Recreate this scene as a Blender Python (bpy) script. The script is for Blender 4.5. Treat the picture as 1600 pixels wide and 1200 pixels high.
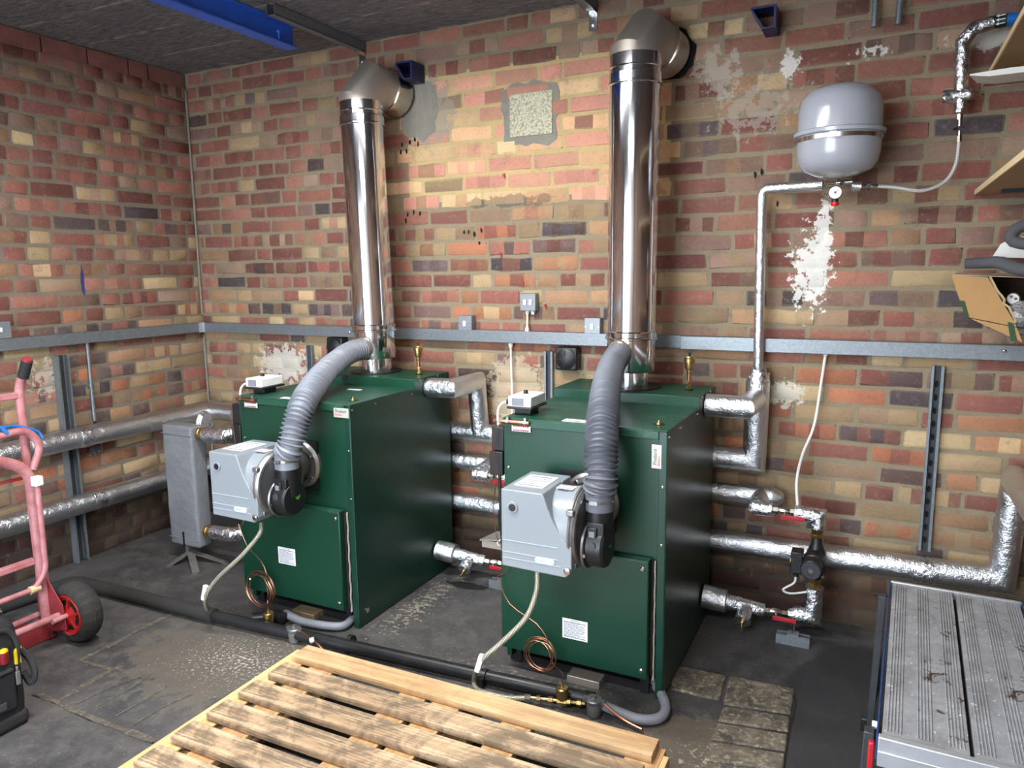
import bpy, bmesh, math, random
from mathutils import Vector, Matrix
random.seed(7)
PI = math.pi
S = bpy.context.scene
C = S.collection
for o in list(bpy.data.objects): bpy.data.objects.remove(o)

# ------------------------------------------------------------------ camera
CP = Vector((3.57608, -3.12883, 1.43367)); YAW, PITCH, ROLL, FPX = 0.45908, 0.15199, -0.01183, 1159.68
fw = Vector((-math.sin(YAW)*math.cos(PITCH), math.cos(YAW)*math.cos(PITCH), -math.sin(PITCH)))
r0 = Vector((math.cos(YAW), math.sin(YAW), 0)); u0 = r0.cross(fw)
rt = math.cos(ROLL)*r0 + math.sin(ROLL)*u0
up = -math.sin(ROLL)*r0 + math.cos(ROLL)*u0
cd = bpy.data.cameras.new('camera'); cam = bpy.data.objects.new('camera', cd); C.objects.link(cam)
M = Matrix((rt, up, -fw)).transposed().to_4x4(); M.translation = CP
cam.matrix_world = M
cd.sensor_width = 36; cd.lens = FPX/1600*36; cd.clip_start = .02
S.camera = cam
# ------------------------------------------------------------------ world, lamps, exposure
w = bpy.data.worlds.new('world'); S.world = w; w.use_nodes = True
w.node_tree.nodes['Background'].inputs[0].default_value = (.78, .88, 1, 1)
w.node_tree.nodes['Background'].inputs[1].default_value = 15.0
S.view_settings.view_transform = 'Standard'; S.view_settings.look = 'None'
S.view_settings.gamma = 1; S.view_settings.exposure = 0.0
H = 2.543
def area(name, loc, sx, sy, power, col, rot=(0, 0, 0)):
    l = bpy.data.lights.new(name, 'AREA'); l.shape = 'RECTANGLE'; l.size = sx; l.size_y = sy
    l.energy = power; l.color = col
    o = bpy.data.objects.new(name, l); C.objects.link(o); o.location = loc; o.rotation_euler = rot
    return o
area('tube_light', (2.0, -1.55, 2.425), 1.45, .07, 76, (1, .985, .97))
area('tube_light', (2.9, -3.55, 2.425), 1.45, .07, 92, (1, .99, .98))

# ------------------------------------------------------------------ pixel -> point on a known plane
def ray(px, py): return fw + rt*((px-800)/FPX) - up*((py-600)/FPX)
def Y(px, py, y): d = ray(px, py); return CP + d*((y-CP.y)/d.y)
def X(px, py, x): d = ray(px, py); return CP + d*((x-CP.x)/d.x)
def Z(px, py, z): d = ray(px, py); return CP + d*((z-CP.z)/d.z)
V = lambda *a: Vector(a)

# ------------------------------------------------------------------ materials
def lin(c):
    return tuple((v/255/12.92 if v/255 <= .04045 else ((v/255+.055)/1.055)**2.4) for v in c[:3])
class NT:
    def __init__(s, name):
        s.m = bpy.data.materials.new(name); s.m.use_nodes = True; s.t = s.m.node_tree
        s.b = s.t.nodes['Principled BSDF']; s.out = s.t.nodes['Material Output']
    def n(s, kind, **kw):
        nd = s.t.nodes.new(kind)
        for k, v in kw.items():
            if k.startswith('i_'):
                key = k[2:]; key = int(key) if key.isdigit() else key.replace('_', ' ')
                s.put(nd.inputs[key], v)
            else: setattr(nd, k, v)
        return nd
    def put(s, inp, v):
        if isinstance(v, bpy.types.NodeSocket): s.t.links.new(v, inp)
        elif isinstance(v, (tuple, list)) and len(v) == 3 and inp.type == 'RGBA': inp.default_value = (*v, 1)
        else: inp.default_value = v
    def set(s, key, v): s.put(s.b.inputs[key], v)
    def math(s, op, a, b=0.0, clamp=False):
        nd = s.n('ShaderNodeMath', operation=op, use_clamp=clamp); s.put(nd.inputs[0], a); s.put(nd.inputs[1], b); return nd.outputs[0]
    def mix(s, f, a, b, mode='MIX'):
        nd = s.n('ShaderNodeMix', data_type='RGBA', blend_type=mode); s.put(nd.inputs[0], f); s.put(nd.inputs[6], a); s.put(nd.inputs[7], b); return nd.outputs[2]
    def co(s, kind='Object', scale=(1, 1, 1), rot=(0, 0, 0)):
        t = s.n('ShaderNodeTexCoord').outputs[kind]
        mp = s.n('ShaderNodeMapping'); s.t.links.new(t, mp.inputs[0]); mp.inputs['Scale'].default_value = scale; mp.inputs['Rotation'].default_value = rot
        return mp.outputs[0]
    def noise(s, co, scale, detail=3, rough=.5, dist=0.0):
        nd = s.n('ShaderNodeTexNoise'); s.put(nd.inputs['Vector'], co); nd.inputs['Scale'].default_value = scale
        nd.inputs['Detail'].default_value = detail; nd.inputs['Roughness'].default_value = rough; nd.inputs['Distortion'].default_value = dist
        return nd.outputs[0]
    def vor(s, co, scale, feature='F1'):
        nd = s.n('ShaderNodeTexVoronoi', feature=feature); s.put(nd.inputs['Vector'], co); nd.inputs['Scale'].default_value = scale
        return nd
    def ramp(s, f, a, b, c0=(0, 0, 0), c1=(1, 1, 1)):
        nd = s.n('ShaderNodeValToRGB'); s.put(nd.inputs[0], f); e = nd.color_ramp.elements
        e[0].position = a; e[0].color = (*c0, 1); e[1].position = b; e[1].color = (*c1, 1); return nd.outputs[0]
    def bump(s, h, strength=.3, dist=.01, normal=None):
        nd = s.n('ShaderNodeBump'); nd.inputs['Strength'].default_value = strength; nd.inputs['Distance'].default_value = dist
        s.put(nd.inputs['Height'], h)
        if normal is not None: s.put(nd.inputs['Normal'], normal)
        s.put(s.b.inputs['Normal'], nd.outputs[0]); return nd.outputs[0]
    def ell(s, co, c, r):
        """1 inside an ellipsoid, fading to 0 at its rim"""
        a = s.n('ShaderNodeVectorMath', operation='SUBTRACT'); s.put(a.inputs[0], co); a.inputs[1].default_value = c
        b = s.n('ShaderNodeVectorMath', operation='DIVIDE'); s.put(b.inputs[0], a.outputs[0]); b.inputs[1].default_value = r
        l = s.n('ShaderNodeVectorMath', operation='LENGTH'); s.put(l.inputs[0], b.outputs[0])
        return s.math('SUBTRACT', 1.0, l.outputs['Value'], True)
def simple(name, col, rough=.5, metal=0.0, var=.12, nscale=12, bscale=0, bstr=.1, spec=.5, coat=0, bd=.003, aniso=0):
    t = NT(name); c = lin(col) if max(col) > 1.0001 else col
    co = t.co()
    nz = t.noise(co, nscale, 4, .6)
    t.set('Base Color', t.mix(t.ramp(nz, .3, .75), tuple(v*(1-var) for v in c), tuple(min(1, v*(1+var)) for v in c)))
    t.set('Roughness', t.math('ADD', rough-.05, t.math('MULTIPLY', nz, .12))); t.set('Metallic', metal)
    t.set('Specular IOR Level', spec)
    if coat: t.set('Coat Weight', coat); t.set('Coat Roughness', .15)
    if bscale: t.bump(t.noise(co, bscale, 4, .6), bstr, bd)
    return t.m
def foil(name, scrim=True):
    t = NT(name); co = t.co(); t.set('Metallic', 1.0)
    n1 = t.noise(co, 28, 5, .65, .8); n2 = t.vor(co, 60).outputs[0]; n3 = t.noise(co, 9, 2)
    t.set('Base Color', t.mix(n3, (.46, .46, .47), (.68, .68, .69)))
    t.set('Roughness', t.math('ADD', .16, t.math('MULTIPLY', n1, .2)))
    if scrim:
        t.set('Base Color', t.mix(n3, (.62, .65, .69), (.80, .83, .87))); t.set('Roughness', t.math('ADD', .25, t.math('MULTIPLY', n1, .16)))
        h = t.math('ADD', t.math('MULTIPLY', t.noise(co, 150, 2), .25), t.math('ADD', t.math('MULTIPLY', n1, .8), t.math('MULTIPLY', n3, .4))); t.bump(h, .6, .012)
    else:
        h = t.math('ADD', t.math('MULTIPLY', n1, 1.0), t.math('MULTIPLY', n2, .35)); t.set('Base Color', t.mix(n3, (.64, .67, .71), (.82, .85, .89))); t.bump(h, .7, .010)
    return t.m
def steel(name, col=(.74, .76, .80), rough=.09, bs=.25):
    t = NT(name); t.set('Metallic', 1.0)
    co = t.co('Object', (1, 1, .12)); n = t.noise(co, 9, 3)
    t.set('Base Color', t.mix(n, tuple(v*.9 for v in col), col)); t.set('Roughness', t.math('ADD', rough-.03, t.math('MULTIPLY', n, .09)))
    t.bump(t.noise(co, 5, 2), bs, .02); return t.m
MAT = {}
MAT['green'] = simple('green_enamel', (8, 54, 38), .36, 0, .08, 5, 220, .06, .5)
def green_top():
    t = NT('green_enamel_lit_dusty'); co = t.co(); n = t.noise(co, 7, 6, .7, 1.2); n2 = t.noise(co, 38, 3)
    d = t.math('MULTIPLY', t.ramp(n, .48, .75), t.ramp(n2, .35, .8))
    t.set('Base Color', t.mix(t.math('MULTIPLY', d, .5), lin((20, 68, 52)), lin((124, 152, 138)))); t.set('Roughness', .42); return t.m  # patchy dust over a green painted lighter for the light on the top
MAT['gtop'] = green_top()
MAT['gside'] = simple('dark_green_gloss', (12, 52, 40), .3, 0, .1, 4, 60, .03, .6)
MAT['steel'] = steel('polished_steel')
MAT['steel_dull'] = simple('dusty_steel', (176, 168, 158), .45, .7, .1, 8)
MAT['chrome'] = simple('bright_zinc', (200, 200, 200), .22, 1, .08, 30)
MAT['foil'] = foil('foil_wrap'); MAT['foil2'] = foil('crumpled_foil', False)
def galv():
    t = NT('galvanised_steel'); co = t.co(); v = t.vor(co, 90)
    g = t.ramp(v.outputs['Color'], 0, 1); n = t.noise(co, 160, 2)
    c = t.mix(t.ramp(n, .3, .8), lin((122, 129, 134)), lin((142, 149, 154))); t.set('Base Color', t.mix(.12, c, g, 'SOFT_LIGHT'))
    t.set('Metallic', .55); t.set('Roughness', .42); return t.m
MAT['galv'] = galv(); MAT['strut_dark'] = simple('shaded_steel_inside', (58, 62, 68), .6, .2, .15, 20)  # strut_dark: shade in the channel groove, painted as a darker steel colour
MAT['brass'] = simple('brass', (186, 160, 104), .34, 1, .2, 40)
MAT['copper'] = simple('copper', (186, 130, 104), .35, 1, .2, 30)
MAT['nickel'] = simple('nickel_plate', (190, 188, 180), .25, 1, .15, 60)
MAT['black'] = simple('black_plastic', (24, 25, 28), .42, 0, .1, 20)
MAT['blackpipe'] = simple('black_pipe_dusty', (30, 31, 34), .38, 0, .35, 14)
MAT['lagging'] = simple('black_foam_lagging', (44, 43, 42), .9, 0, .2, 30, 90, .3)
MAT['burner'] = simple('blue_grey_moulding', (134, 142, 149), .3, 0, .03, 4, 0, .1, .5)
MAT['burner_line'] = simple('pale_moulding_edge', (176, 186, 196), .3, 0, .03, 4)
MAT['darkgrey'] = simple('dark_grey_casting', (70, 72, 76), .4, .2, .1, 20)
MAT['alloy'] = simple('cast_alloy', (150, 150, 150), .38, .85, .12, 40, 90, .15)
MAT['hose'] = simple('grey_duct_plastic', (124, 129, 138), .4, 0, .06, 10)
MAT['hose2'] = simple('dark_grey_duct_plastic', (98, 102, 110), .4, 0, .06, 10)
MAT['conduithose'] = simple('grey_flexible_conduit', (128, 132, 140), .5, 0, .08, 20)
MAT['white'] = simple('white_plastic', (225, 226, 222), .4, 0, .03, 10)
MAT['paper'] = simple('white_label', (228, 230, 236), .55, 0, .02, 20)
MAT['ink'] = simple('label_ink', (50, 50, 56), .6, 0, .02, 20)
MAT['redink'] = simple('red_label_ink', (150, 50, 54), .6, 0, .02, 20)
MAT['greyink'] = simple('grey_label_ink', (120, 124, 134), .6, 0, .02, 20)
MAT['vessel'] = simple('grey_enamel', (164, 169, 178), .22, 0, .02, 4, 0, .1, .6, .4)
MAT['blue'] = simple('blue_paint', (54, 108, 220), .4, 0, .15, 12)
MAT['navy'] = simple('navy_paint', (22, 34, 84), .45, 0, .3, 14)
MAT['bluepipe'] = simple('blue_pipe', (34, 110, 190), .3, 0, .05, 12)
MAT['red'] = simple('red_plastic', (170, 30, 40), .35, 0, .08, 20)
MAT['darkred'] = simple('dark_red_grip', (120, 24, 28), .4); MAT['hub'] = simple('red_hub_plastic', (190, 40, 40), .4, 0, .05, 20)
MAT['greendot'] = simple('green_dot', (90, 180, 60), .5, 0, .02, 20)
MAT['yellow'] = simple('yellow_plastic', (225, 190, 20), .4, 0, .05, 20)
def pink():
    t = NT('faded_red_paint'); co = t.co(); n = t.noise(co, 16, 5, .7); k = t.noise(co, 60, 4, .7)
    c = t.mix(t.ramp(n, .35, .7), lin((164, 96, 99)), lin((198, 144, 147)))
    t.set('Base Color', t.mix(t.ramp(k, .68, .72), c, lin((96, 60, 52)))); t.set('Roughness', .45); return t.m
MAT['pink'] = pink()
MAT['toe'] = simple('worn_red_paint', (150, 54, 60), .45, 0, .2, 14)
MAT['jacket'] = simple('grey_coated_fabric', (122, 126, 131), .5, 0, .12, 7, 14, .5, .5, 0, .02)
MAT['aluwash'] = simple('washed_metal', (136, 134, 130), .45, .6, .15, 20)
MAT['bag'] = simple('black_bag_fabric', (26, 26, 29), .8, 0, .25, 60, 300, .4)
MAT['concrete_patch'] = simple('grey_cement', (140, 136, 126), .9, 0, .12, 20, 30, .5, .3, 0, .02)
def block():
    t = NT('aerated_block'); co = t.co(); n = t.noise(co, 120, 3, .6)
    t.set('Base Color', t.ramp(n, .38, .55, lin((150, 146, 122)), lin((206, 204, 178)))); t.set('Roughness', .9); t.bump(n, .8, .006); return t.m
MAT['block'] = block()
def wood(name, dirty=.6, ax=0, c0=(150, 112, 72), c1=(214, 176, 128)):
    t = NT(name); sc = [26, 26, 26]; sc[ax] = 1.4; co = t.co('Object', tuple(sc))
    g = t.noise(co, 1.6, 5, .6, .6); co2 = t.co(); st = t.noise(co2, 7, 7, .75, .8); fine = t.noise(co, 6, 3)
    c = t.mix(t.ramp(g, .35, .68), lin(c0), lin(c1))
    dirt = t.math('MULTIPLY', t.ramp(t.math('ADD', t.math('MULTIPLY', st, .72), t.math('MULTIPLY', fine, .28)), .46, .56), dirty)
    t.set('Base Color', t.mix(dirt, c, lin((88, 76, 62)))); t.set('Roughness', .75)
    t.bump(t.math('ADD', g, fine), .35, .004); return t.m
MAT['slat'] = wood('weathered_pine', .75, 0, (150, 122, 92), (206, 180, 146)); MAT['clean_slat'] = wood('pine', .22, 0, (178, 140, 96), (216, 184, 140))
MAT['runner'] = wood('pale_pine', .08, 1, (200, 160, 104), (232, 198, 144))
MAT['cleat'] = wood('orange_pine', .1, 1, (172, 132, 86), (206, 168, 116))
MAT['old_wood'] = wood('grubby_wood', .5, 0, (104, 88, 66), (140, 120, 94)); MAT['shelf'] = simple('shelf_board', (160, 128, 88), .7, 0, .1, 6); MAT['shelf_edge'] = simple('pale_board_edge', (214, 192, 150), .7, 0, .05, 20)
MAT['card'] = simple('brown_cardboard', (176, 138, 90), .8, 0, .08, 12, 60, .1); MAT['cardprint'] = simple('green_print', (46, 78, 52), .8, 0, .05, 10)
MAT['cardin'] = simple('dark_card_inside', (60, 46, 34), .9, 0, .1, 10)
MAT['foam'] = simple('grey_foam_tube', (76, 78, 82), .85, 0, .06, 30, 120, .15)
MAT['dark'] = simple('dark_void', (16, 14, 13), .95, 0, .1, 10)
def braid():
    t = NT('braided_hose'); uv = t.co('UV', (1, 1, 1))
    a = t.n('ShaderNodeTexChecker'); a.inputs['Scale'].default_value = 1
    mp = t.n('ShaderNodeMapping'); t.put(mp.inputs[0], t.n('ShaderNodeTexCoord').outputs['UV']); mp.inputs['Scale'].default_value = (10, 260, 1); mp.inputs['Rotation'].default_value = (0, 0, .6)
    t.put(a.inputs['Vector'], mp.outputs[0]); a.inputs[1].default_value = (*lin((186, 182, 166)), 1); a.inputs[2].default_value = (*lin((120, 116, 100)), 1)
    t.set('Base Color', a.outputs[0]); t.set('Roughness', .45); t.set('Metallic', .3); t.bump(a.outputs[1], .5, .001); return t.m
MAT['braid'] = braid()
def tyre():
    t = NT('tyre_rubber'); mp = t.n('ShaderNodeMapping'); t.put(mp.inputs[0], t.n('ShaderNodeTexCoord').outputs['UV'])
    mp.inputs['Scale'].default_value = (26, 62, 1); mp.inputs['Rotation'].default_value = (0, 0, .0)
    sx = t.n('ShaderNodeSeparateXYZ'); t.put(sx.inputs[0], mp.outputs[0])
    a = t.math('PINGPONG', t.math('ADD', sx.outputs[0], t.math('MULTIPLY', sx.outputs[1], .16)), .5); b = t.math('PINGPONG', t.math('SUBTRACT', sx.outputs[0], t.math('MULTIPLY', sx.outputs[1], .16)), .5)
    h = t.math('MINIMUM', a, b); g = t.ramp(h, .06, .16)
    t.set('Base Color', t.mix(g, (.004, .004, .004), lin((68, 66, 64)))); t.set('Roughness', .75); t.bump(g, .7, .004); return t.m
MAT['tyre'] = tyre(); MAT['rubber'] = simple('black_rubber', (38, 38, 38), .7, 0, .15, 20)
def alu_deck():
    t = NT('worn_aluminium_tread'); co = t.co(); n = t.noise(co, 12, 6, .7, .6); sp = t.noise(co, 85, 4, .6); sx = t.n('ShaderNodeSeparateXYZ'); t.put(sx.inputs[0], co)
    c = t.mix(t.ramp(n, .35, .7), lin((128, 130, 134)), lin((166, 170, 176)))
    c = t.mix(t.ramp(sp, .655, .67), c, lin((225, 225, 222)))
    c = t.mix(t.ramp(t.noise(co, 34, 6, .75, 1.5), .685, .70), c, lin((222, 224, 224))); c = t.mix(t.math('MULTIPLY', t.ramp(t.noise(co, 18, 7, .8, 1), .52, .72), .4), c, lin((92, 90, 88)))
    mark = t.math('MULTIPLY', t.ramp(t.noise(co, 26, 5, .7, .5), .58, .62), t.ramp(t.noise(co, 6, 1), .52, .56)); c = t.mix(mark, c, lin((70, 56, 44)))
    t.set('Base Color', c); t.set('Metallic', .15); t.set('Roughness', .42); t.bump(n, .15, .004); return t.m
MAT['deck'] = alu_deck()
MAT['aluminium'] = simple('aluminium', (180, 184, 190), .34, .5, .08, 20)

def brick_mat(co_kind, patches, stains):
    t = NT('old_brick'); co = t.co('Object')
    at = t.n('ShaderNodeAttribute', attribute_name='tint')
    n1 = t.noise(co, 14, 5, .65); n2 = t.noise(co, 75, 4, .65); n3 = t.noise(co, 3.2, 4, .6); n4 = t.noise(co, 260, 2)
    c = at.outputs['Color']
    c = t.mix(t.math('MULTIPLY', t.ramp(n1, .35, .75), .45), c, t.mix(1.0, c, (1.35, 1.25, 1.12), 'MULTIPLY'))
    c = t.mix(t.math('MULTIPLY', t.ramp(n2, .55, .72), .42), c, t.mix(1.0, c, (.6, .58, .58), 'MULTIPLY'))
    c = t.mix(t.math('MULTIPLY', t.ramp(t.noise(co, 34, 7, .8), .54, .70), .42), c, lin((168, 150, 128)))
    c = t.mix(t.math('MULTIPLY', t.ramp(t.noise(co, 9, 7, .8, .5), .56, .66), .35), c, lin((96, 74, 64)))
    c = t.mix(t.math('MULTIPLY', t.ramp(n3, .5, .8), .3), c, lin((146, 128, 102)))           # smeared mortar
    c = t.mix(t.math('MULTIPLY', t.ramp(n4, .60, .72), .35), c, lin((60, 50, 44)))               # pits
    for (cc, rr, thr, colr, am) in patches:
        m = t.ell(co, cc, rr); f = t.ramp(t.math('ADD', t.math('MULTIPLY', m, .55), t.math('MULTIPLY', t.noise(co, thr[1], 6, .7), 1.0)), thr[0], thr[0]+.035)
        f = t.math('MULTIPLY', f, t.ramp(m, .02, .1)); c = t.mix(t.math('MULTIPLY', f, am), c, lin(colr))
    sx = t.n('ShaderNodeSeparateXYZ'); t.put(sx.inputs[0], co)
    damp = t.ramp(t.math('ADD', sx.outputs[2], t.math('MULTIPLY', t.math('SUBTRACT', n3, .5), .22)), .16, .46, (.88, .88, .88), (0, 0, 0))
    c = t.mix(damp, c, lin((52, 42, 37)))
    efflo = t.math('MULTIPLY', t.math('MULTIPLY', t.ramp(t.noise(co, 16, 6, .75, .5), .6, .66), t.ramp(sx.outputs[2], .02, .16)), t.ramp(sx.outputs[2], .2, .34, (1, 1, 1), (0, 0, 0)))
    c = t.mix(t.math('MULTIPLY', efflo, .4), c, lin((150, 130, 112)))
    t.set('Base Color', c); t.set('Roughness', .88); t.set('Specular IOR Level', .25)
    h = t.math('ADD', t.math('MULTIPLY', n2, .6), t.math('ADD', t.math('MULTIPLY', n1, .8), t.math('MULTIPLY', n4, .25)))
    t.bump(h, .55, .008); return t.m
WP = (225, 224, 218); 
back_patches = [
    ((3.33, 0, 1.42), (.17, .3, .36), (.84, 30), WP, .92), ((3.37, 0, 1.52), (.06, .3, .36), (.78, 34), WP, .9),
    ((3.24, 0, .93), (.24, .3, .13), (.84, 22), (205, 200, 186), .9), ((3.22, 0, 2.19), (.07, .3, .09), (.78, 30), WP, .85),
    ((2.95, 0, 2.2), (.3, .3, .3), (.90, 16), (190, 182, 170), .5), ((3.1, 0, 2.05), (.5, .3, .35), (.92, 22), (176, 168, 156), .5),
    ((.62, 0, .93), (.42, .3, .22), (.80, 26), (200, 196, 186), .85), ((2.05, 0, .85), (.22, .3, .26), (.66, 26), (190, 176, 150), .6),
    ((1.62, 0, 2.18), (.2, .3, .24), (.70, 20), (158, 150, 138), .7), ((2.0, 0, 1.75), (.5, .3, .06), (.80, 8), (70, 64, 62), .5),
    ((3.85, 0, 2.2), (.3, .3, .1), (.86, 12), (196, 192, 184), .8), ((3.5, 0, 2.2), (.3, .3, .1), (.98, 34), WP, .7)]
left_patches = [((0, -.8, 1.6), (.3, .5, .4), (1.12, 40), WP, .7), ((0, -.72, 1.40), (.3, .012, .09), (.62, 40), (44, 52, 120), .9), ((0, -.95, .95), (.3, .3, .3), (.92, 24), (200, 190, 176), .6)]
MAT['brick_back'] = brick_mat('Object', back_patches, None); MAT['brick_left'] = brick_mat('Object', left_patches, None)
def floor_mat():
    t = NT('stained_concrete'); co = t.co(); n1 = t.noise(co, 2.2, 6, .65, .5); n2 = t.noise(co, 12, 6, .7, .3); n3 = t.noise(co, 90, 3, .6)
    c = t.mix(t.ramp(n1, .35, .68), lin((50, 50, 53)), lin((84, 82, 81)))
    c = t.mix(t.math('MULTIPLY', t.ramp(n2, .45, .7), .6), c, lin((102, 98, 92)))
    c = t.mix(t.math('MULTIPLY', t.ramp(t.noise(co, 30, 6, .75), .52, .68), .35), c, lin((40, 40, 42)))
    c = t.mix(t.math('MULTIPLY', t.ramp(n3, .62, .7), .5), c, lin((140, 136, 128)))
    def patch(c, cc, rr, th, sc, colr, am):
        wt = .7
        if th > .9: wt = .14; th -= .315
        m = t.ell(co, cc, rr); f = t.math('MULTIPLY', t.ramp(t.math('ADD', t.math('MULTIPLY', m, wt), t.noise(co, sc, 6, .7)), th, th+.04), t.ramp(m, .02, .12)); return t.mix(t.math('MULTIPLY', f, am), c, lin(colr))
    c = patch(c, (1.45, -1.3, 0), (.6, .4, 1), .70, 12, (102, 95, 84), .55)
    c = patch(c, (1.38, -1.36, 0), (.40, .22, 1), 1.02, 70, (150, 116, 84), .5); c = patch(c, (1.5, -1.25, 0), (.45, .3, 1), .97, 90, (204, 196, 180), .8)
    c = patch(c, (1.86, -.6, 0), (.11, .40, 1), .92, 45, (168, 160, 142), .6); c = patch(c, (1.2, -1.02, 0), (.5, .14, 1), .98, 60, (160, 152, 136), .7)
    c = patch(c, (3.12, -1.05, 0), (.22, .30, 1), .80, 16, (104, 94, 80), .6)
    c = patch(c, (3.2, -1.12, 0), (.25, .26, 1), .98, 50, (190, 178, 152), .7); c = patch(c, (2.5, -.95, 0), (.7, .16, 1), .96, 50, (150, 142, 126), .6)
    c = patch(c, (1.95, -.32, 0), (.16, .05, 1), .7, 10, (16, 16, 17), .95); c = patch(c, (3.6, -.9, 0), (.3, .8, 1), .55, 3, (38, 38, 41), .8)
    t.set('Base Color', c); t.set('Roughness', t.math('ADD', .52, t.math('MULTIPLY', n2, .3)))
    t.bump(t.math('ADD', t.math('MULTIPLY', n2, 1), t.math('MULTIPLY', n3, .2)), .35, .012); return t.m
MAT['floor'] = floor_mat()
def slab_mat(name, c0, c1, c2):
    t = NT(name); co = t.co(); n = t.noise(co, 14, 7, .7, .4); k = t.noise(co, 60, 4, .65)
    c = t.mix(t.ramp(n, .38, .66), lin(c0), lin(c1)); c = t.mix(t.ramp(k, .52, .80), c, lin(c2)); t.set('Base Color', c); t.set('Roughness', .8); t.bump(t.math('ADD', n, t.math('MULTIPLY', k, .4)), .6, .012); return t.m
MAT['cobble'] = slab_mat('worn_cobble', (64, 60, 55), (120, 110, 94), (184, 174, 150))
MAT['cobble2'] = slab_mat('grey_cobble', (54, 53, 52), (78, 74, 70), (104, 98, 90))
MAT['crack'] = simple('floor_joint', (24, 22, 21), .9, 0, .2, 30); MAT['joint_sand'] = slab_mat('sandy_joint', (74, 69, 62), (100, 93, 82), (150, 142, 124))
def ceil_mat():
    t = NT('shuttered_ceiling'); co = t.co(); cs = t.co('Object', (3, 14, 3)); n = t.noise(cs, 5, 6, .75, .6); n2 = t.noise(co, 1.6, 4, .6)
    sx = t.n('ShaderNodeSeparateXYZ'); t.put(sx.inputs[0], co)
    ln = t.math('PINGPONG', t.math('ADD', sx.outputs[1], t.math('MULTIPLY', t.noise(co, 3, 3), .02)), .15); ln = t.ramp(ln, .0, .012, (1, 1, 1), (0, 0, 0))
    c = t.mix(t.ramp(n, .4, .68), lin((92, 88, 93)), lin((160, 154, 152))); c = t.mix(t.math('MULTIPLY', t.ramp(n2, .4, .7), .5), c, lin((92, 90, 98)))
    c = t.mix(t.math('MULTIPLY', ln, t.math('MULTIPLY', t.ramp(t.noise(co, 14, 4), .42, .58), .8)), c, lin((196, 190, 184)))
    t.set('Base Color', c); t.set('Roughness', .85); t.bump(n, .9, .02); return t.m
MAT['ceiling'] = ceil_mat(); MAT['brownwall'] = simple('brown_wall', (112, 88, 74), .9, 0, .15, 4); MAT['plaster'] = simple('grey_render_wall', (196, 192, 186), .9, 0, .1, 5)

def bs_():
    m = MAT['braid'].copy(); m.name = 'braided_steel'
    for n_ in m.node_tree.nodes:
        if n_.type == 'TEX_CHECKER': n_.inputs[1].default_value = (.72, .72, .70, 1); n_.inputs[2].default_value = (.42, .42, .42, 1)
    return m
MAT['braidsteel'] = bs_()
MAT['bluerail'] = simple('blue_rail', (40, 70, 120), .4, .3, .2, 20); MAT['leggrey'] = simple('black_grey_leg', (64, 66, 70), .4, .4, .2, 20)
MAT['card_grey'] = simple('pale_card', (176, 160, 140), .8, 0, .08, 12); MAT['jacket2'] = simple('pale_grey_plastic', (190, 188, 186), .4, 0, .05, 12)
MAT['bagplastic'] = simple('crinkled_plastic', (150, 150, 152), .2, .2, .3, 20, 30, .9, .5, 0, .02); MAT['pinkpale'] = MAT['pink']; MAT['webbing'] = simple('grey_webbing', (54, 56, 58), .8, 0, .1, 80)
MAT['ink2'] = simple('grey_on_black_label', (60, 60, 66), .5, 0, .6, 260); MAT['redcap'] = simple('bright_red_cap', (214, 32, 30), .35); MAT['bandgreen'] = simple('black_green_band', (30, 46, 34), .5)
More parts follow.
